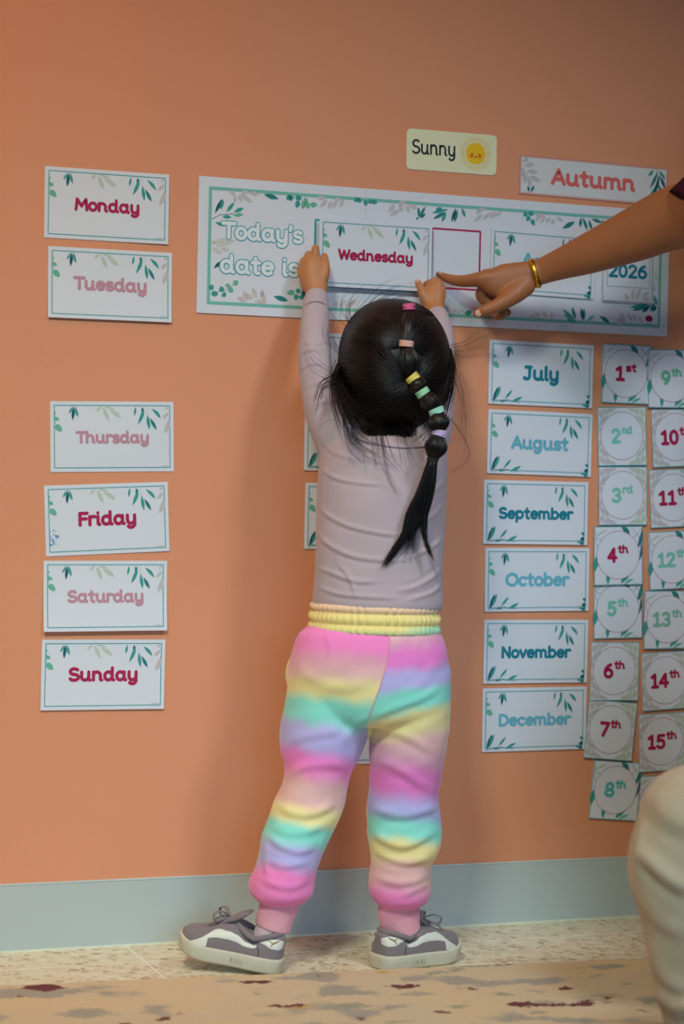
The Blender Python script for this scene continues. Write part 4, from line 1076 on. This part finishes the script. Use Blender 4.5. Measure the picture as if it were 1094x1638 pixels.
    def onside(x, a, off): return W([S(x*L, math.radians(a), sgn, off)])[0]
    # small gold leaping mark on the tab
    g = Geo(); d = .0018
    for P, R in (([(.050,49),(.075,44),(.100,40)], [.0006, .0012, .0008]), ([(.100,40),(.118,45),(.140,49)], [.0008, .0006, .0004]), ([(.088,42),(.104,36),(.108,31)], [.0008, .0006, .0004]), ([(.052,49),(.044,53)], [.0008, .0004])):
        g.tube([onside(x, a, d) for x, a in P], R, 6, 3)
    g.build('gold_mark', M_goldprint, root)
    # embossed plate and lettering on the sole wall
    g = Geo()
    def wall_pt(x, z): return W(spring(np.array([[x, cen(x) + sgn*(width(x) + .0022), z]])))[0]
    GLP = {'P': [[(0,0),(0,1),(.5,1),(.6,.75),(.5,.5),(0,.5)]], 'U': [[(0,1),(0,.2),(.3,0),(.6,.2),(.6,1)]], 'M': [[(0,0),(.1,1),(.35,.3),(.6,1),(.7,0)]], 'A': [[(0,0),(.3,1),(.6,0)], [(.12,.4),(.48,.4)]]}
    x0 = .335*L
    for k, ch in enumerate('PUMA' if True else ''):
        for st in GLP[ch]:
            P = []
            for p in st:
                u = p[0]*.0042 + k*.0052
                P.append(wall_pt(x0 + (.0202 - u if sgn*1 > 0 else u), .0085 + p[1]*.006))
            g.tube(P, [.0005]*len(P), 6, 1)
    g.build('embossed_lettering', M_sole, sole)
    # tongue and laces
    g = Geo(); g.tube(W([(.62*L, cen(.6*L), .057), (.53*L, cen(.5*L), .064), (.455*L, cen(.45*L), .072), (.415*L, cen(.42*L), .076)]), [(.013, .004), (.018, .005), (.020, .005), (.017, .003)], 14, 4); g.build('tongue', M_shoe, root)
    g = Geo()
    for xf in (.52, .58, .64):
        z = height(xf*L) + .0215; g.tube(W([(xf*L-.002, cen(xf*L) - .011, z-.003), (xf*L, cen(xf*L), z + .0022), (xf*L-.002, cen(xf*L) + .011, z-.003)]), [(.0024, .0011)]*3, 8, 4)
    for sy in (-1, 1):
        z = .066; x = .575*L; c0 = cen(x)
        g.tube(W([(x, c0, z), (x+.010, c0 + sy*.014, z+.008), (x+.020, c0 + sy*.022, z+.004), (x+.016, c0 + sy*.018, z-.006), (x+.002, c0 + sy*.003, z)]), [(.0022, .001), (.0036, .0012), (.0042, .0012), (.0034, .0012), (.0020, .001)], 8, 5)
        g.tube(W([(x, c0, z), (x+.012, c0 + sy*.010, z-.004), (x+.026, c0 + sy*.017, z-.014)]), [(.0018, .0009)]*3, 8, 4)
    g.build('laces', M_shoe, root)
    return root

hl = at(450, 1557, 3.020); hl[2] = 0.0005
shoe(child_root, Vector(hl.tolist()), math.radians(150), math.radians(8.0), 0.0, .158, 1)
hr = at(601, 1552, 3.062); hr[2] = 0.0
shoe(child_root, Vector(hr.tolist()), math.radians(14), 0.0, 0.0, .152, -1)

# ------------------------------------------------------------------ the child's hair
M_scalp = simple('scalp', '#8a6a4c', 0.6)
def hair(root):
    r = np.random.default_rng(21)
    cx, cy, dc = 631.0, 585.0, 3.122
    def RX(py): return np.interp(py, [478, 560, 600, 640, 670, 692], [91, 91, 91, 84, 66, 44])
    def surf(px, py, lift=0.0):
        nx = (px-cx)/91.0; ny = (py-cy)/(107.0 if py < cy else 118.0)
        q = (abs(nx)**2.25 + abs(ny)**2.25)**(1/2.25)
        return dc - (HB + lift)*math.sqrt(max(0.0, 1 - min(q, 1)**2)) - lift*.3
    g = Geo(); rows = []; n = 56; t = np.linspace(0, 2*math.pi, n, endpoint=False)
    for py in np.concatenate([[478.4, 480, 484, 490, 498], np.linspace(508, 698, 27), [704, 708.5]]):
        ny = (py-cy)/(107.0 if py < cy else 125.0); hw = 91*max(.02, 1 - abs(ny)**2.25)**(1/2.25)
        hb = HB*max(.0004 if py < cy else .16, 1 - ny*ny)**.5
        front = np.interp(py, [478, 520, 570, 620, 690], [.95, .80, .45, .12, .05])
        c = at(cx, py, dc); k = pxm(dc)
        s_ = np.sin(t); rows.append(c + (hw*k*np.sign(np.cos(t))*np.abs(np.cos(t))**.93)[:, None]*RH + (np.where(s_ > 0, front, 1.0)*hb*s_)[:, None]*FH)
    g.rings(rows)
    def strand(P, r0=.0006, r1=.0002, sides=3):
        g.tube(P, list(np.linspace(r0, r1, len(P))), sides, 1, round_ends=False)
    def flow(a, b, bow=(0, 0), lift=.003, n=9, r0=.0008, r1=.0006):
        """strand lying on the head from photo point a to b"""
        a = np.array(a, float); b = np.array(b, float); P = []
        lf = lift*r.uniform(.3, 1.3); w = np.array(bow) + r.normal(size=2)*2.0
        for s_ in np.linspace(0, 1, n):
            p = a*(1-s_) + b*s_ + w*math.sin(math.pi*s_); P.append(at(p[0], p[1], surf(p[0], p[1], lf*(0.35 + math.sin(math.pi*min(1, s_*1.02))*.65)) - .0006))
        strand(P, r0, r1)
    def rim(a, q=.985):
        """point on the outline of the hair; a in degrees, 0 = right, 90 = top"""
        ca, sa = math.cos(math.radians(a)), math.sin(math.radians(a))
        ry = 107.0 if sa > 0 else 118.0
        k = (abs(ca)**2.25 + abs(sa)**2.25)**(-1/2.25)
        return np.array([cx + 91*q*k*ca, cy - ry*q*k*sa])
    T1, T2, T3 = np.array([654, 492.]), np.array([650, 550.]), np.array([659, 606.])
    for _ in range(330): flow(rim(r.uniform(38, 128), r.uniform(.95, .99)), T1 + r.normal(size=2)*2, (0, -2), .004)
    for _ in range(900): flow(rim(r.uniform(122, 158), r.uniform(.3, .98)), T2 + r.normal(size=2)*(4, 2), (-4, -8), .005)
    for _ in range(330): flow(rim(r.uniform(14, 44), r.uniform(.3, .98)), T2 + r.normal(size=2)*(4, 2), (4, -7), .005)
    for _ in range(800): flow(rim(r.uniform(152, 215), r.uniform(.6, .985)), T3 + r.normal(size=2)*3, (-2, 3), .006)
    for _ in range(560): flow(rim(r.uniform(-40, 20), r.uniform(.6, .985)), T3 + r.normal(size=2)*3, (3, 2), .006)
    for _ in range(900): flow(rim(r.uniform(208, 322), r.uniform(.5, .98)), T3 + r.normal(size=2)*3, (r.normal()*6, 8), .007)
    for _ in range(420): flow(rim(r.uniform(120, 220), r.uniform(.12, .75)), T3 + r.normal(size=2)*3, (-2, 2), .006)
    for _ in range(260): flow(rim(r.uniform(92, 150), r.uniform(.55, .985)), T2 + r.normal(size=2)*(4, 2), (3, -9), .005)
    for _ in range(200): flow(rim(r.uniform(30, 88), r.uniform(.5, .985)), T2 + r.normal(size=2)*(4, 2), (-1, -9), .005)
    # loose ends that miss the gathering: side locks, nape wisps, fly-aways
    def loose(pts, spread, count, r0, d0=.0, jit=.012):
        for _ in range(count):
            o = r.normal(size=2)*spread; P = []
            wv = r.normal(size=3)*jit
            Q = catmull(np.array(pts, float), 5)
            for i, q in enumerate(Q):
                f = i/(len(Q)-1); k = f*f
                P.append(at(q[0] + o[0]*(.4 + f) + wv[0]*300*k, q[1] + o[1]*(.4 + f) + wv[1]*300*k, q[2] - d0 + wv[2]*.4*k))
            strand(P, r0, r0*.5)
    loose([(545,580,3.10),(540,612,3.08),(548,645,3.04),(565,680,3.005)], (7, 8), 70, .0006)
    loose([(548,585,3.09),(532,600,3.06),(514,612,3.03),(507,640,3.02)], (3, 5), 10, .0005)
    loose([(552,640,3.06),(536,618,3.04),(520,622,3.03),(512,650,3.025)], (4, 4), 9, .0005)
    loose([(550,620,3.07),(556,668,3.02),(566,700,3.0),(590,716,3.0)], (9, 7), 34, .0004)
    loose([(600,670,3.045),(604,700,3.01),(608,725,2.998),(618,738,2.995)], (18, 7), 20, .0003)
    loose([(640,675,3.045),(646,700,3.01),(655,725,2.997),(660,738,2.995)], (14, 7), 14, .0003)
    for x_ in np.linspace(584, 664, 60): ye_ = 700 - abs(x_ - 626)*.10 + r.normal()*2.5; loose([(x_,655,3.078),(x_ + r.normal()*2,678,3.070),(x_ + (628 - x_)*.08 + r.normal()*2,690,3.058),(x_ + (628 - x_)*.16 + r.normal()*3,ye_,3.046)], (2.5, 2.5), 7, .0006, jit=.005)
    loose([(612,690,3.03),(616,730,2.995),(626,765,2.993),(640,790,2.993)], (4, 3), 4, .0004)
    loose([(700,650,3.05),(692,672,3.02),(686,692,3.0),(676,705,3.0)], (6, 5), 24, .0004)
    loose([(718,560,3.11),(722,590,3.09),(716,630,3.06),(704,660,3.03)], (4, 7), 50, .0006)
    loose([(575,510,3.10),(590,490,3.10),(612,474,3.11),(640,464,3.12)], (14, 7), 26, .00026)
    loose([(560,520,3.10),(550,505,3.10),(552,488,3.11),(566,476,3.12)], (8, 9), 16, .00026)
    loose([(720,560,3.11),(742,560,3.12),(764,552,3.13),(786,548,3.14)], (5, 14), 12, .00022)
    loose([(720,590,3.10),(736,620,3.11),(742,660,3.12),(738,700,3.13)], (7, 14), 14, .00022)
    loose([(706,655,3.04),(730,680,3.05),(750,715,3.06),(746,735,3.06),(722,752,3.05)], (2, 3), 3, .00026, jit=.004)
    loose([(544,560,3.11),(534,545,3.11),(526,530,3.12),(530,510,3.13)], (5, 9), 12, .00024)
    loose([(545,600,3.08),(525,600,3.06),(500,585,3.05),(486,560,3.06)], (4, 7), 8, .00024)
    hr_ = g.build('hair', M_hair, root)
    # faint skin partings between the gathered rows
    for pts in (([(584,522),(604,516),(624,509),(640,501)]), ([(700,516),(688,522),(676,526)])):
        g = Geo(); P = [at(x, y, surf(x, y, .003) - .0012) for x, y in catmull([(*p, 0) for p in pts], 4)[:, :2]]
        g.tube(P, [(.0012, .0004)]*len(P), 6, 1, up=-CF, round_ends=False)
        g.build('parting', M_scalp, hr_)
    # bubble braid
    g = Geo()
    def bubble(a, b, w, da, db, count, out=.006):
        a = np.array(a, float); b = np.array(b, float); ax = (b-a)/np.linalg.norm(b-a); nr = np.array([-ax[1], ax[0]])
        def ptc(s_, off, dep):
            p = a*(1-s_) + b*s_ + nr*off; return at(p[0], p[1], da*(1-s_) + db*s_ + dep)
        prof = lambda s_: .40 + .60*math.sin(math.pi*s_)**1.15
        ss = np.linspace(0, 1, 11)
        g.tube([ptc(s_, 0, -out*.4*math.sin(math.pi*s_)) for s_ in ss], [w*.93*pxm(3.0)*prof(s_) for s_ in ss], 18, 1, up=-CF, round_ends=False)
        for _ in range(count):
            an = r.uniform(0, 2*math.pi); tw = r.normal()*.25; k = r.uniform(.95, 1.09); P = []
            for s_ in ss:
                th = an + tw*s_; rad = w*prof(s_)*k
                P.append(ptc(s_, rad*math.cos(th), -out*.4*math.sin(math.pi*s_) - rad*pxm(3.0)*math.sin(th)))
            g.tube(P, list(np.full(len(P), .0006)), 3, 1, round_ends=False)
    bubble((654,494), (650,548), 15, 3.070, 3.026, 120)
    bubble((650,552), (658,604), 15, 3.022, 3.018, 120)
    bubble((661,607), (675,627), 14, 3.014, 3.004, 100)
    bubble((677,629), (697,657), 14.5, 3.002, 2.994, 110)
    bubble((699,660), (703,692), 17, 2.991, 2.986, 130)
    bubble((703,695), (692,734), 17, 2.984, 2.984, 130)
    for _ in range(420):          # the tail below the last tie
        f = r.uniform(-1, 1); z = r.normal()*.0035; u = r.random()
        e = np.array([650 + f*16 + r.normal()*6, 866 + r.normal()*16]); P0 = np.array([691 + f*4, 738.]); P1 = np.array([682 + f*12, 780.]); P2 = np.array([667 + f*18, 822.])
        tq = r.gamma(1.8, 15.)
        if f < .15: e = np.array([612 + tq*.62 + r.normal()*3.5, 910 - tq])
        elif f > .5: e = np.array([694 - tq*.40 + r.normal()*2, 900 - tq])
        mid = (P2 + e)/2 + np.array([5 if f < 0 else -5, 4])
        Q = catmull([(*P0, 2.982), (*P1, 2.984), (*P2, 2.988), (*mid, 2.990), (*e, 2.992)], 4)
        P = [at(q[0], q[1], q[2] + z) for q in Q]
        g.tube(P, list(np.linspace(.0008, .00018, len(P))), 3, 1, round_ends=False)
    g.tube([at(691,740,2.984), at(683,778,2.987), at(670,818,2.990), at(660,845,2.992)], [(.008,.006), (.0125,.006), (.0145,.0055), (.008,.003)], 14, 4, up=-CF)
    br = g.build('bubble_braid', M_hair, hr_)
    for (x, y, d, ang, rad, coils, colr, nm) in ((654,491,3.062,0,9.0,4,'#e86a9c','bright pink'), (650,550,3.020,4,10.5,4,'#eab2a4','peach'), (660,605,3.010,-36,10.0,4,'#e8d56a','yellow'), (676,628,2.999,-38,10.2,4,'#9ed8ae','mint green'),
                                        (698,658,2.991,-20,11.0,4,'#a6dcc6','aqua'), (703,693,2.985,6,10.6,4,'#cdb6dc','lilac'), (692,735.5,2.983,14,8.0,4,'#151214','black')):
        g = Geo(); a = math.radians(ang); ux = math.cos(a)*RH - math.sin(a)*ZZ; ax = math.sin(a)*RH + math.cos(a)*ZZ
        c = at(x, y, d); R_ = rad*pxm(d)
        for k in range(coils):
            off = (k - (coils-1)/2)*.0022; tl = r.normal()*.06
            P = [c + ux*R_*math.cos(t)*(1 + .02*r.normal()) - FH*R_*.92*math.sin(t) + ax*(off + tl*R_*math.cos(t)) for t in np.linspace(0, 2*math.pi, 25)]
            g.tube(P, [.0014]*len(P), 8, 1, up=ax, round_ends=False)
        o = g.build('hair_tie', simple('tie_' + nm.replace(' ', '_'), colr, 0.75, 900, .2, .0003), hr_); o['label'] = nm + ' hair tie'
hair(child_root)

# ------------------------------------------------------------------ the adults
V3 = lambda *a: np.array(a, float)
def head_parts(g, hd, fx):
    fx = fx/np.linalg.norm(fx); sx = np.cross(fx, ZZ); sx /= np.linalg.norm(sx)
    g.ellipsoid(hd, [sx*.072, fx*.092, ZZ*.108]); g.ellipsoid(hd + fx*.038 - ZZ*.05, [sx*.056, fx*.055, ZZ*.062])
    g.tube([hd + fx*.092 + ZZ*.012, hd + fx*.112 - ZZ*.022], [.008, .014], 12); g.tube([hd + fx*.085 - ZZ*.055 - sx*.02, hd + fx*.096 - ZZ*.055, hd + fx*.085 - ZZ*.055 + sx*.02], [.005, .008, .005], 10)
    for s in (-1, 1): g.ellipsoid(hd + sx*s*.073 - fx*.005 - ZZ*.01, [sx*.008, fx*.016, ZZ*.03])
    return fx, sx
def head_extras(root, body, hd, fx, sx, m):
    for s in (-1, 1):
        g = Geo(); g.ellipsoid(hd + fx*.0815 + sx*s*.03 + ZZ*.018, [sx*.012, fx*.004, ZZ*.006], 14, 10); g.build('eye', M_white_leather, body)
    g = Geo(); g.ellipsoid(hd - fx*.018 + ZZ*.022, [sx*.083, fx*.092, ZZ*.108]); g.tube([hd - fx*.09, hd - fx*.12 - ZZ*.09, hd - fx*.11 - ZZ*.2], [.03, .028, .01], 14, 4)
    V, N, Fc = fuse(g, .005, 3); mesh_obj('hair', V, Fc, m, root)
def hand_rest(g, p, fwd, out):
    """a relaxed hand lying palm down, wrist at p"""
    fwd = fwd/np.linalg.norm(fwd); out = out/np.linalg.norm(out)
    g.tube([p, p + fwd*.05 - ZZ*.006, p + fwd*.10 - ZZ*.015], [(.034, .016), (.042, .016), (.036, .012)], 18, 4, up=(0, 0, 1))
    for k in range(4):
        o = out*(-.028 + .019*k); L = (.062, .074, .070, .054)[k]
        g.tube([p + fwd*.085 + o - ZZ*.012, p + fwd*(.09 + L*.55) + o*1.1 - ZZ*.02, p + fwd*(.09 + L) + o*1.1 - ZZ*.036], [.010, .009, .0075], 10, 3)
    g.tube([p + fwd*.02 - out*.03, p + fwd*.06 - out*.055 - ZZ*.01, p + fwd*.085 - out*.06 - ZZ*.02], [.013, .011, .009], 10, 3)

def standing_adult():
    root = empty('person', (0.80, -0.40, 0.009))
    tag(root, 'standing adult at the right edge, bare arm with gold bracelet pointing at the banner', 'person')
    elbow = at(1124, 340, 3.165); sh_r = V3(.66, -.36, 1.385); sh_l = V3(.86, -.66, 1.36); hip_l = V3(.86, -.50, .86); hip_r = V3(.79, -.34, .86)
    UPT = (-.83, .55, .2)
    g = Geo()
    g.tube([V3(.825, -.42, .82), V3(.82, -.43, .95), V3(.80, -.45, 1.15), V3(.775, -.49, 1.32), V3(.765, -.50, 1.41)], [(.15, .11), (.13, .10), (.155, .11), (.16, .09), (.07, .06)], 28, 5, up=UPT)
    g.tube([V3(.77, -.50, 1.38), V3(.745, -.485, 1.50)], [.058, .052], 18, 4)
    hd = V3(.715, -.465, 1.60); fx, sx = head_parts(g, hd, V3(-.8, .6, -.15))
    ua = elbow - sh_r
    g.tube([sh_r + V3(.06, -.08, -.03), sh_r, sh_r + ua*.5, elbow], [.062, .054, .048, .047], 22, 5)
    F = [(1124, 340, 3.165, 50, 42), (1092, 344, 3.185, 52, 42), (1055, 357, 3.205, 49, 40), (1018, 374, 3.222, 44.5, 37), (975, 392, 3.240, 38, 32), (935, 408, 3.255, 32, 27), (900, 421, 3.270, 26, 21), (866, 434, 3.283, 21.5, 15.5), (846, 440, 3.284, 22.5, 14)]
    tube_px(g, F, sub=4, n=28)
    tube_px(g, [(856, 437, 3.283, 21, 14), (835, 443, 3.281, 25, 13.5), (812, 449, 3.280, 28, 13.5), (793, 450, 3.280, 25.5, 13), (777, 446, 3.280, 17, 11)], n=26)
    tube_px(g, [(840, 456, 3.278, 18, 14), (822, 470, 3.272, 17, 14), (806, 480, 3.268, 13.5, 12)], n=18)
    def fin(S): tube_px(g, S, sub=4, n=16)
    fin([(792, 444, 3.280, 13), (771, 446.5, 3.282, 13), (750, 449, 3.290, 10.6), (733, 449.5, 3.299, 9.6), (716, 445.5, 3.308, 7.8), (705, 440.5, 3.316, 6.2), (701.5, 438.5, 3.318, 5.0)])
    g.ellipsoid(at(782, 439.5, 3.2745), [RH*.010, FH*.006, ZZ*.0060])
    fin([(797, 452, 3.288, 12), (778, 459, 3.296, 10.5), (769, 471, 3.300, 9.5), (777, 482, 3.303, 8.8), (790, 484, 3.300, 8)])
    fin([(802, 462, 3.294, 11), (786, 474, 3.306, 9.5), (784, 490, 3.312, 9), (794, 503, 3.310, 8.2), (799, 506, 3.304, 7.4)])
    fin([(810, 468, 3.294, 10), (801, 482, 3.308, 8.6), (803, 495, 3.311, 8), (811, 500, 3.306, 7.2)])
    fin([(826, 470, 3.272, 15), (808, 481.5, 3.266, 13), (791, 490.5, 3.262, 11), (777, 496, 3.261, 10), (766.5, 500.5, 3.263, 8.4), (763.5, 502, 3.264, 7.2)])
    el = V3(.97, -.80, 1.10); wl = V3(.95, -.82, .87)
    g.tube([sh_l + V3(-.03, .08, -.03), sh_l, (sh_l + el)/2, el, (el + wl)/2, wl], [.062, .054, .047, .043, .036, .027], 20, 5)
    hand_rest(g, wl, V3(-.1, .0, -1), V3(.8, -.5, 0))
    for hp, kn, an in ((hip_l, V3(.87, -.52, .48), V3(.89, -.52, .08)), (hip_r, V3(.80, -.36, .48), V3(.82, -.36, .08))):
        g.tube([hp, kn, (kn*.6 + an*.4), an], [.085, .056, .052, .036], 18, 4); g.tube([an - ZZ*.03, an + V3(-.12, .06, -.030)], [.034, .026], 14, 3)
    V, N, Fc = fuse(g, 0.0024, 6)
    body = mesh_obj('body', V, Fc, M_skin_arm, root)
    g = Geo(); g.ellipsoid(at(765, 501.3, 3.2555), [RH*.0056 + ZZ*.002, FH*.0014, ZZ*.0056 - RH*.0016], 16, 10); g.build('thumbnail', M_nail, body)
    g = Geo(); g.ellipsoid(at(704.5, 436.6, 3.3105), [RH*.0046 - ZZ*.0016, FH*.0012, ZZ*.0026 + RH*.0008], 14, 8); g.build('fingernail', M_nail, body)
    head_extras(root, body, hd, fx, sx, M_hair_light)
    g = Geo()
    g.tube([V3(.825, -.42, .78), V3(.82, -.43, .95), V3(.80, -.45, 1.15), V3(.775, -.49, 1.32), V3(.765, -.50, 1.40)], [(.175, .13), (.155, .12), (.175, .125), (.175, .105), (.085, .075)], 32, 5, up=UPT)
    e0 = sh_r + ua*1.05; un = ua/np.linalg.norm(ua)
    g.tube([sh_r + V3(.06, -.09, -.03), sh_r, sh_r + ua*.45, e0], [.075, .068, .062, .061], 28, 5, round_ends=False)
    ul = el - sh_l; g.tube([sh_l + V3(-.03, .09, -.03), sh_l, sh_l + ul*.4, sh_l + ul*.75], [.075, .068, .062, .060], 28, 5, round_ends=False)
    V, N, Fc = fuse(g, 0.004, 4); V = V + N*(wob(V, 5, 31)*.003)[:, None]
    mesh_obj('short_sleeved_shirt', V, Fc, M_maroon, root)
    g = Geo()
    g.tube([V3(.825, -.42, .96), V3(.825, -.42, .82)], [(.152, .115), (.17, .125)], 28, 3, up=UPT)
    for hp, kn, an in ((hip_l, V3(.87, -.52, .48), V3(.89, -.52, .10)), (hip_r, V3(.80, -.36, .48), V3(.82, -.36, .10))): g.tube([hp, kn, an], [.10, .075, .062], 24, 5, round_ends=False)
    V, N, Fc = fuse(g, 0.006, 5); mesh_obj('trousers', V, Fc, M_dark, root)
    for an in (V3(.89, -.52, 0), V3(.82, -.36, 0)):
        g = Geo(); g.tube([an + V3(.03, -.015, .055), an + V3(-.05, .03, .052), an + V3(-.15, .09, .042)], [(.046, .044), (.048, .042), (.042, .032)], 20, 5); g.build('shoe', M_dark, root)
    # bracelet
    g = Geo(); a0 = at(878, 429.5, 3.279); a1 = at(838, 442, 3.284); ax = (a1 - a0)/np.linalg.norm(a1 - a0)
    c = at(855.5, 437, 3.283); u = ZZ - ax*(ZZ @ ax); u /= np.linalg.norm(u); w = np.cross(ax, u); n = 64; rows = []
    k = pxm(3.283)
    for da, dr in ((-.0042, 0), (-.0042, .0015), (.0042, .0015), (.0042, 0)):
        t = np.linspace(0, 2*math.pi, n, endpoint=False)
        rows.append(c + ax*da + (np.cos(t)*(22.6*k + dr))[:, None]*u + (np.sin(t)*(16.6*k + dr))[:, None]*w)
    rows.append(rows[0]); g.rings(rows, False)
    bo = g.build('bracelet', M_gold, root); bo['label'] = 'gold bangle'
    for t in np.linspace(0, 2*math.pi, 12, endpoint=False):
        g = Geo(); p = c + math.cos(t)*(22.6*k + .0014)*u + math.sin(t)*(16.6*k + .0014)*w; nr = math.cos(t)*u + math.sin(t)*w
        g.tube([p, p + nr*.0005], [.0013, .0011], 10, 1); g.build('stud', M_gold, bo)
standing_adult()

def seated_adult():
    root = empty('person', (0.50, -0.86, 0.012))
    tag(root, 'seated person at the lower right, only a knee in oatmeal trousers in view', 'person')
    hip_l = V3(.46, -.94, .445); hip_r = V3(.50, -.77, .445); UPT = (-1, .1, 0)
    kn = at(1112, 1330, 2.40); kr = V3(.30, -.72, .40)
    an_l = V3(.112, -.962, .085); an_r = V3(.44, -.60, .085)
    sh_l = V3(.58, -1.03, .94); sh_r = V3(.60, -.67, .94)
    g = Geo()
    g.tube([V3(.505, -.855, .51), V3(.53, -.855, .62), V3(.57, -.85, .80), V3(.585, -.85, .93), V3(.585, -.85, .99)], [(.15, .11), (.14, .105), (.16, .11), (.165, .09), (.07, .06)], 26, 5, up=UPT)
    g.tube([V3(.585, -.85, .97), V3(.56, -.85, 1.08)], [.058, .052], 18, 4)
    hd = V3(.53, -.85, 1.17); fx, sx = head_parts(g, hd, V3(-1, .2, -.1))
    for sh, el, wr in ((sh_l, V3(.56, -1.08, .68), V3(.36, -1.0, .57)), (sh_r, V3(.60, -.62, .68), V3(.42, -.70, .565))):
        g.tube([sh + V3(-.0, (.06 if sh is sh_l else -.06), -.03), sh, (sh + el)/2, el, (el + wr)/2, wr], [.062, .055, .048, .044, .037, .027], 18, 5)
        hand_rest(g, wr, V3(-1, .05, -.15), V3(0, 1 if sh is sh_l else -1, 0))
    for hp, k_, an in ((hip_l, kn, an_l), (hip_r, kr, an_r)):
        g.tube([hp, k_, (k_ + an)/2, an], [.085, .042, .040, .034], 18, 4); g.tube([an - ZZ*.03, an + V3(-.11, -.02, -.035)], [.034, .026], 14, 3)
    V, N, Fc = fuse(g, 0.0035, 6)
    body = mesh_obj('body', V, Fc, M_skin, root)
    head_extras(root, body, hd, fx, sx, M_hair)
    g = Geo()
    g.tube([V3(.505, -.855, .53), V3(.53, -.855, .64), V3(.57, -.85, .80), V3(.585, -.85, .93), V3(.585, -.85, .985)], [(.175, .13), (.16, .122), (.178, .125), (.178, .105), (.085, .075)], 30, 5, up=UPT)
    for sh, el, wr in ((sh_l, V3(.56, -1.08, .68), V3(.36, -1.0, .57)), (sh_r, V3(.60, -.62, .68), V3(.42, -.70, .565))):
        g.tube([sh + V3(0, (.07 if sh is sh_l else -.07), -.03), sh, (sh + el)/2, el, el*.3 + wr*.7], [.075, .068, .06, .055, .043], 24, 5, round_ends=False)
    V, N, Fc = fuse(g, 0.006, 5); mesh_obj('jumper', V, Fc, M_shirt, root)
    # loose trousers
    g = Geo(); k = pxm(2.4)
    g.tube([V3(.505, -.855, .60), V3(.50, -.855, .515)], [(.172, .13), (.18, .14)], 28, 4, up=UPT)
    g.tube([hip_l, hip_l*.5 + at(1120, 1318, 2.40)*.5, at(1122, 1318, 2.40)], [.105, .094, 98*k], 28, 5)
    tube_px(g, [(1116, 1310, 2.41, 96, 84), (1108, 1345, 2.40, 96, 90), (1099, 1388, 2.40, 96, 90), (1116, 1440, 2.40, 97, 90), (1134, 1530, 2.41, 99, 84), (1144, 1580, 2.415, 100, 78)], sub=5, n=30)
    g.tube([at(1140, 1560, 2.41), (at(1146, 1600, 2.415) + an_l)/2, an_l + ZZ*.012], [.070, .066, .054], 24, 5, round_ends=False)
    g.tube([hip_r, kr, (kr + an_r)/2, an_r + ZZ*.01], [.105, .082, .07, .054], 26, 4, round_ends=False)
    V, N, Fc = fuse(g, 0.005, 6)
    V = folds(V, N, [([(1016,1352),(1040,1378),(1070,1405),(1110,1430)], .009, 13), ([(1026,1312),(1020,1365),(1020,1412)], .007, 8), ([(1018,1430),(1050,1470),(1100,1500)], .004, 14), ([(1030,1500),(1060,1560),(1110,1590)], .006, 14), ([(1030,1262),(1060,1300),(1105,1330)], .003, 16), ([(1040,1580),(1080,1610),(1120,1600)], .007, 12)])
    V = V + N*(wob(V, 4, 17)*.003)[:, None]
    mesh_obj('trousers', V, Fc, M_grey_cloth, root)
    for an in (an_l, an_r):
        g = Geo(); o = V3(an[0], an[1], 0); g.tube([o + V3(.03, .005, .055), o + V3(-.05, -.01, .053), o + V3(-.14, -.025, .042)], [(.046, .044), (.048, .042), (.042, .032)], 20, 5); g.build('shoe', M_dark, root)
    # stool that carries the sitter
    st = empty('stool', (.52, -.855, .009)); tag(st, 'round wooden stool under the seated person, outside the right edge', 'stool')
    wood = simple('pale_wood', '#c49a68', 0.5, 60, .1, .0005, .1)
    g = Geo(); t = np.linspace(0, 2*math.pi, 40, endpoint=False)
    g.rings([np.stack([.52 + q*np.cos(t), -.855 + q*np.sin(t), np.full(40, z)], 1) for q, z in ((.15, .285), (.165, .29), (.165, .305), (.158, .311))]); g.build('seat', wood, st)
    for a in (30, 120, 210, 300):
        g = Geo(); ca, sa = math.cos(math.radians(a)), math.sin(math.radians(a))
        g.tube([V3(.52 + .10*ca, -.855 + .10*sa, .288), V3(.52 + .14*ca, -.855 + .14*sa, .022)], [.016, .013], 14, 2); g.build('leg', wood, st)
seated_adult()
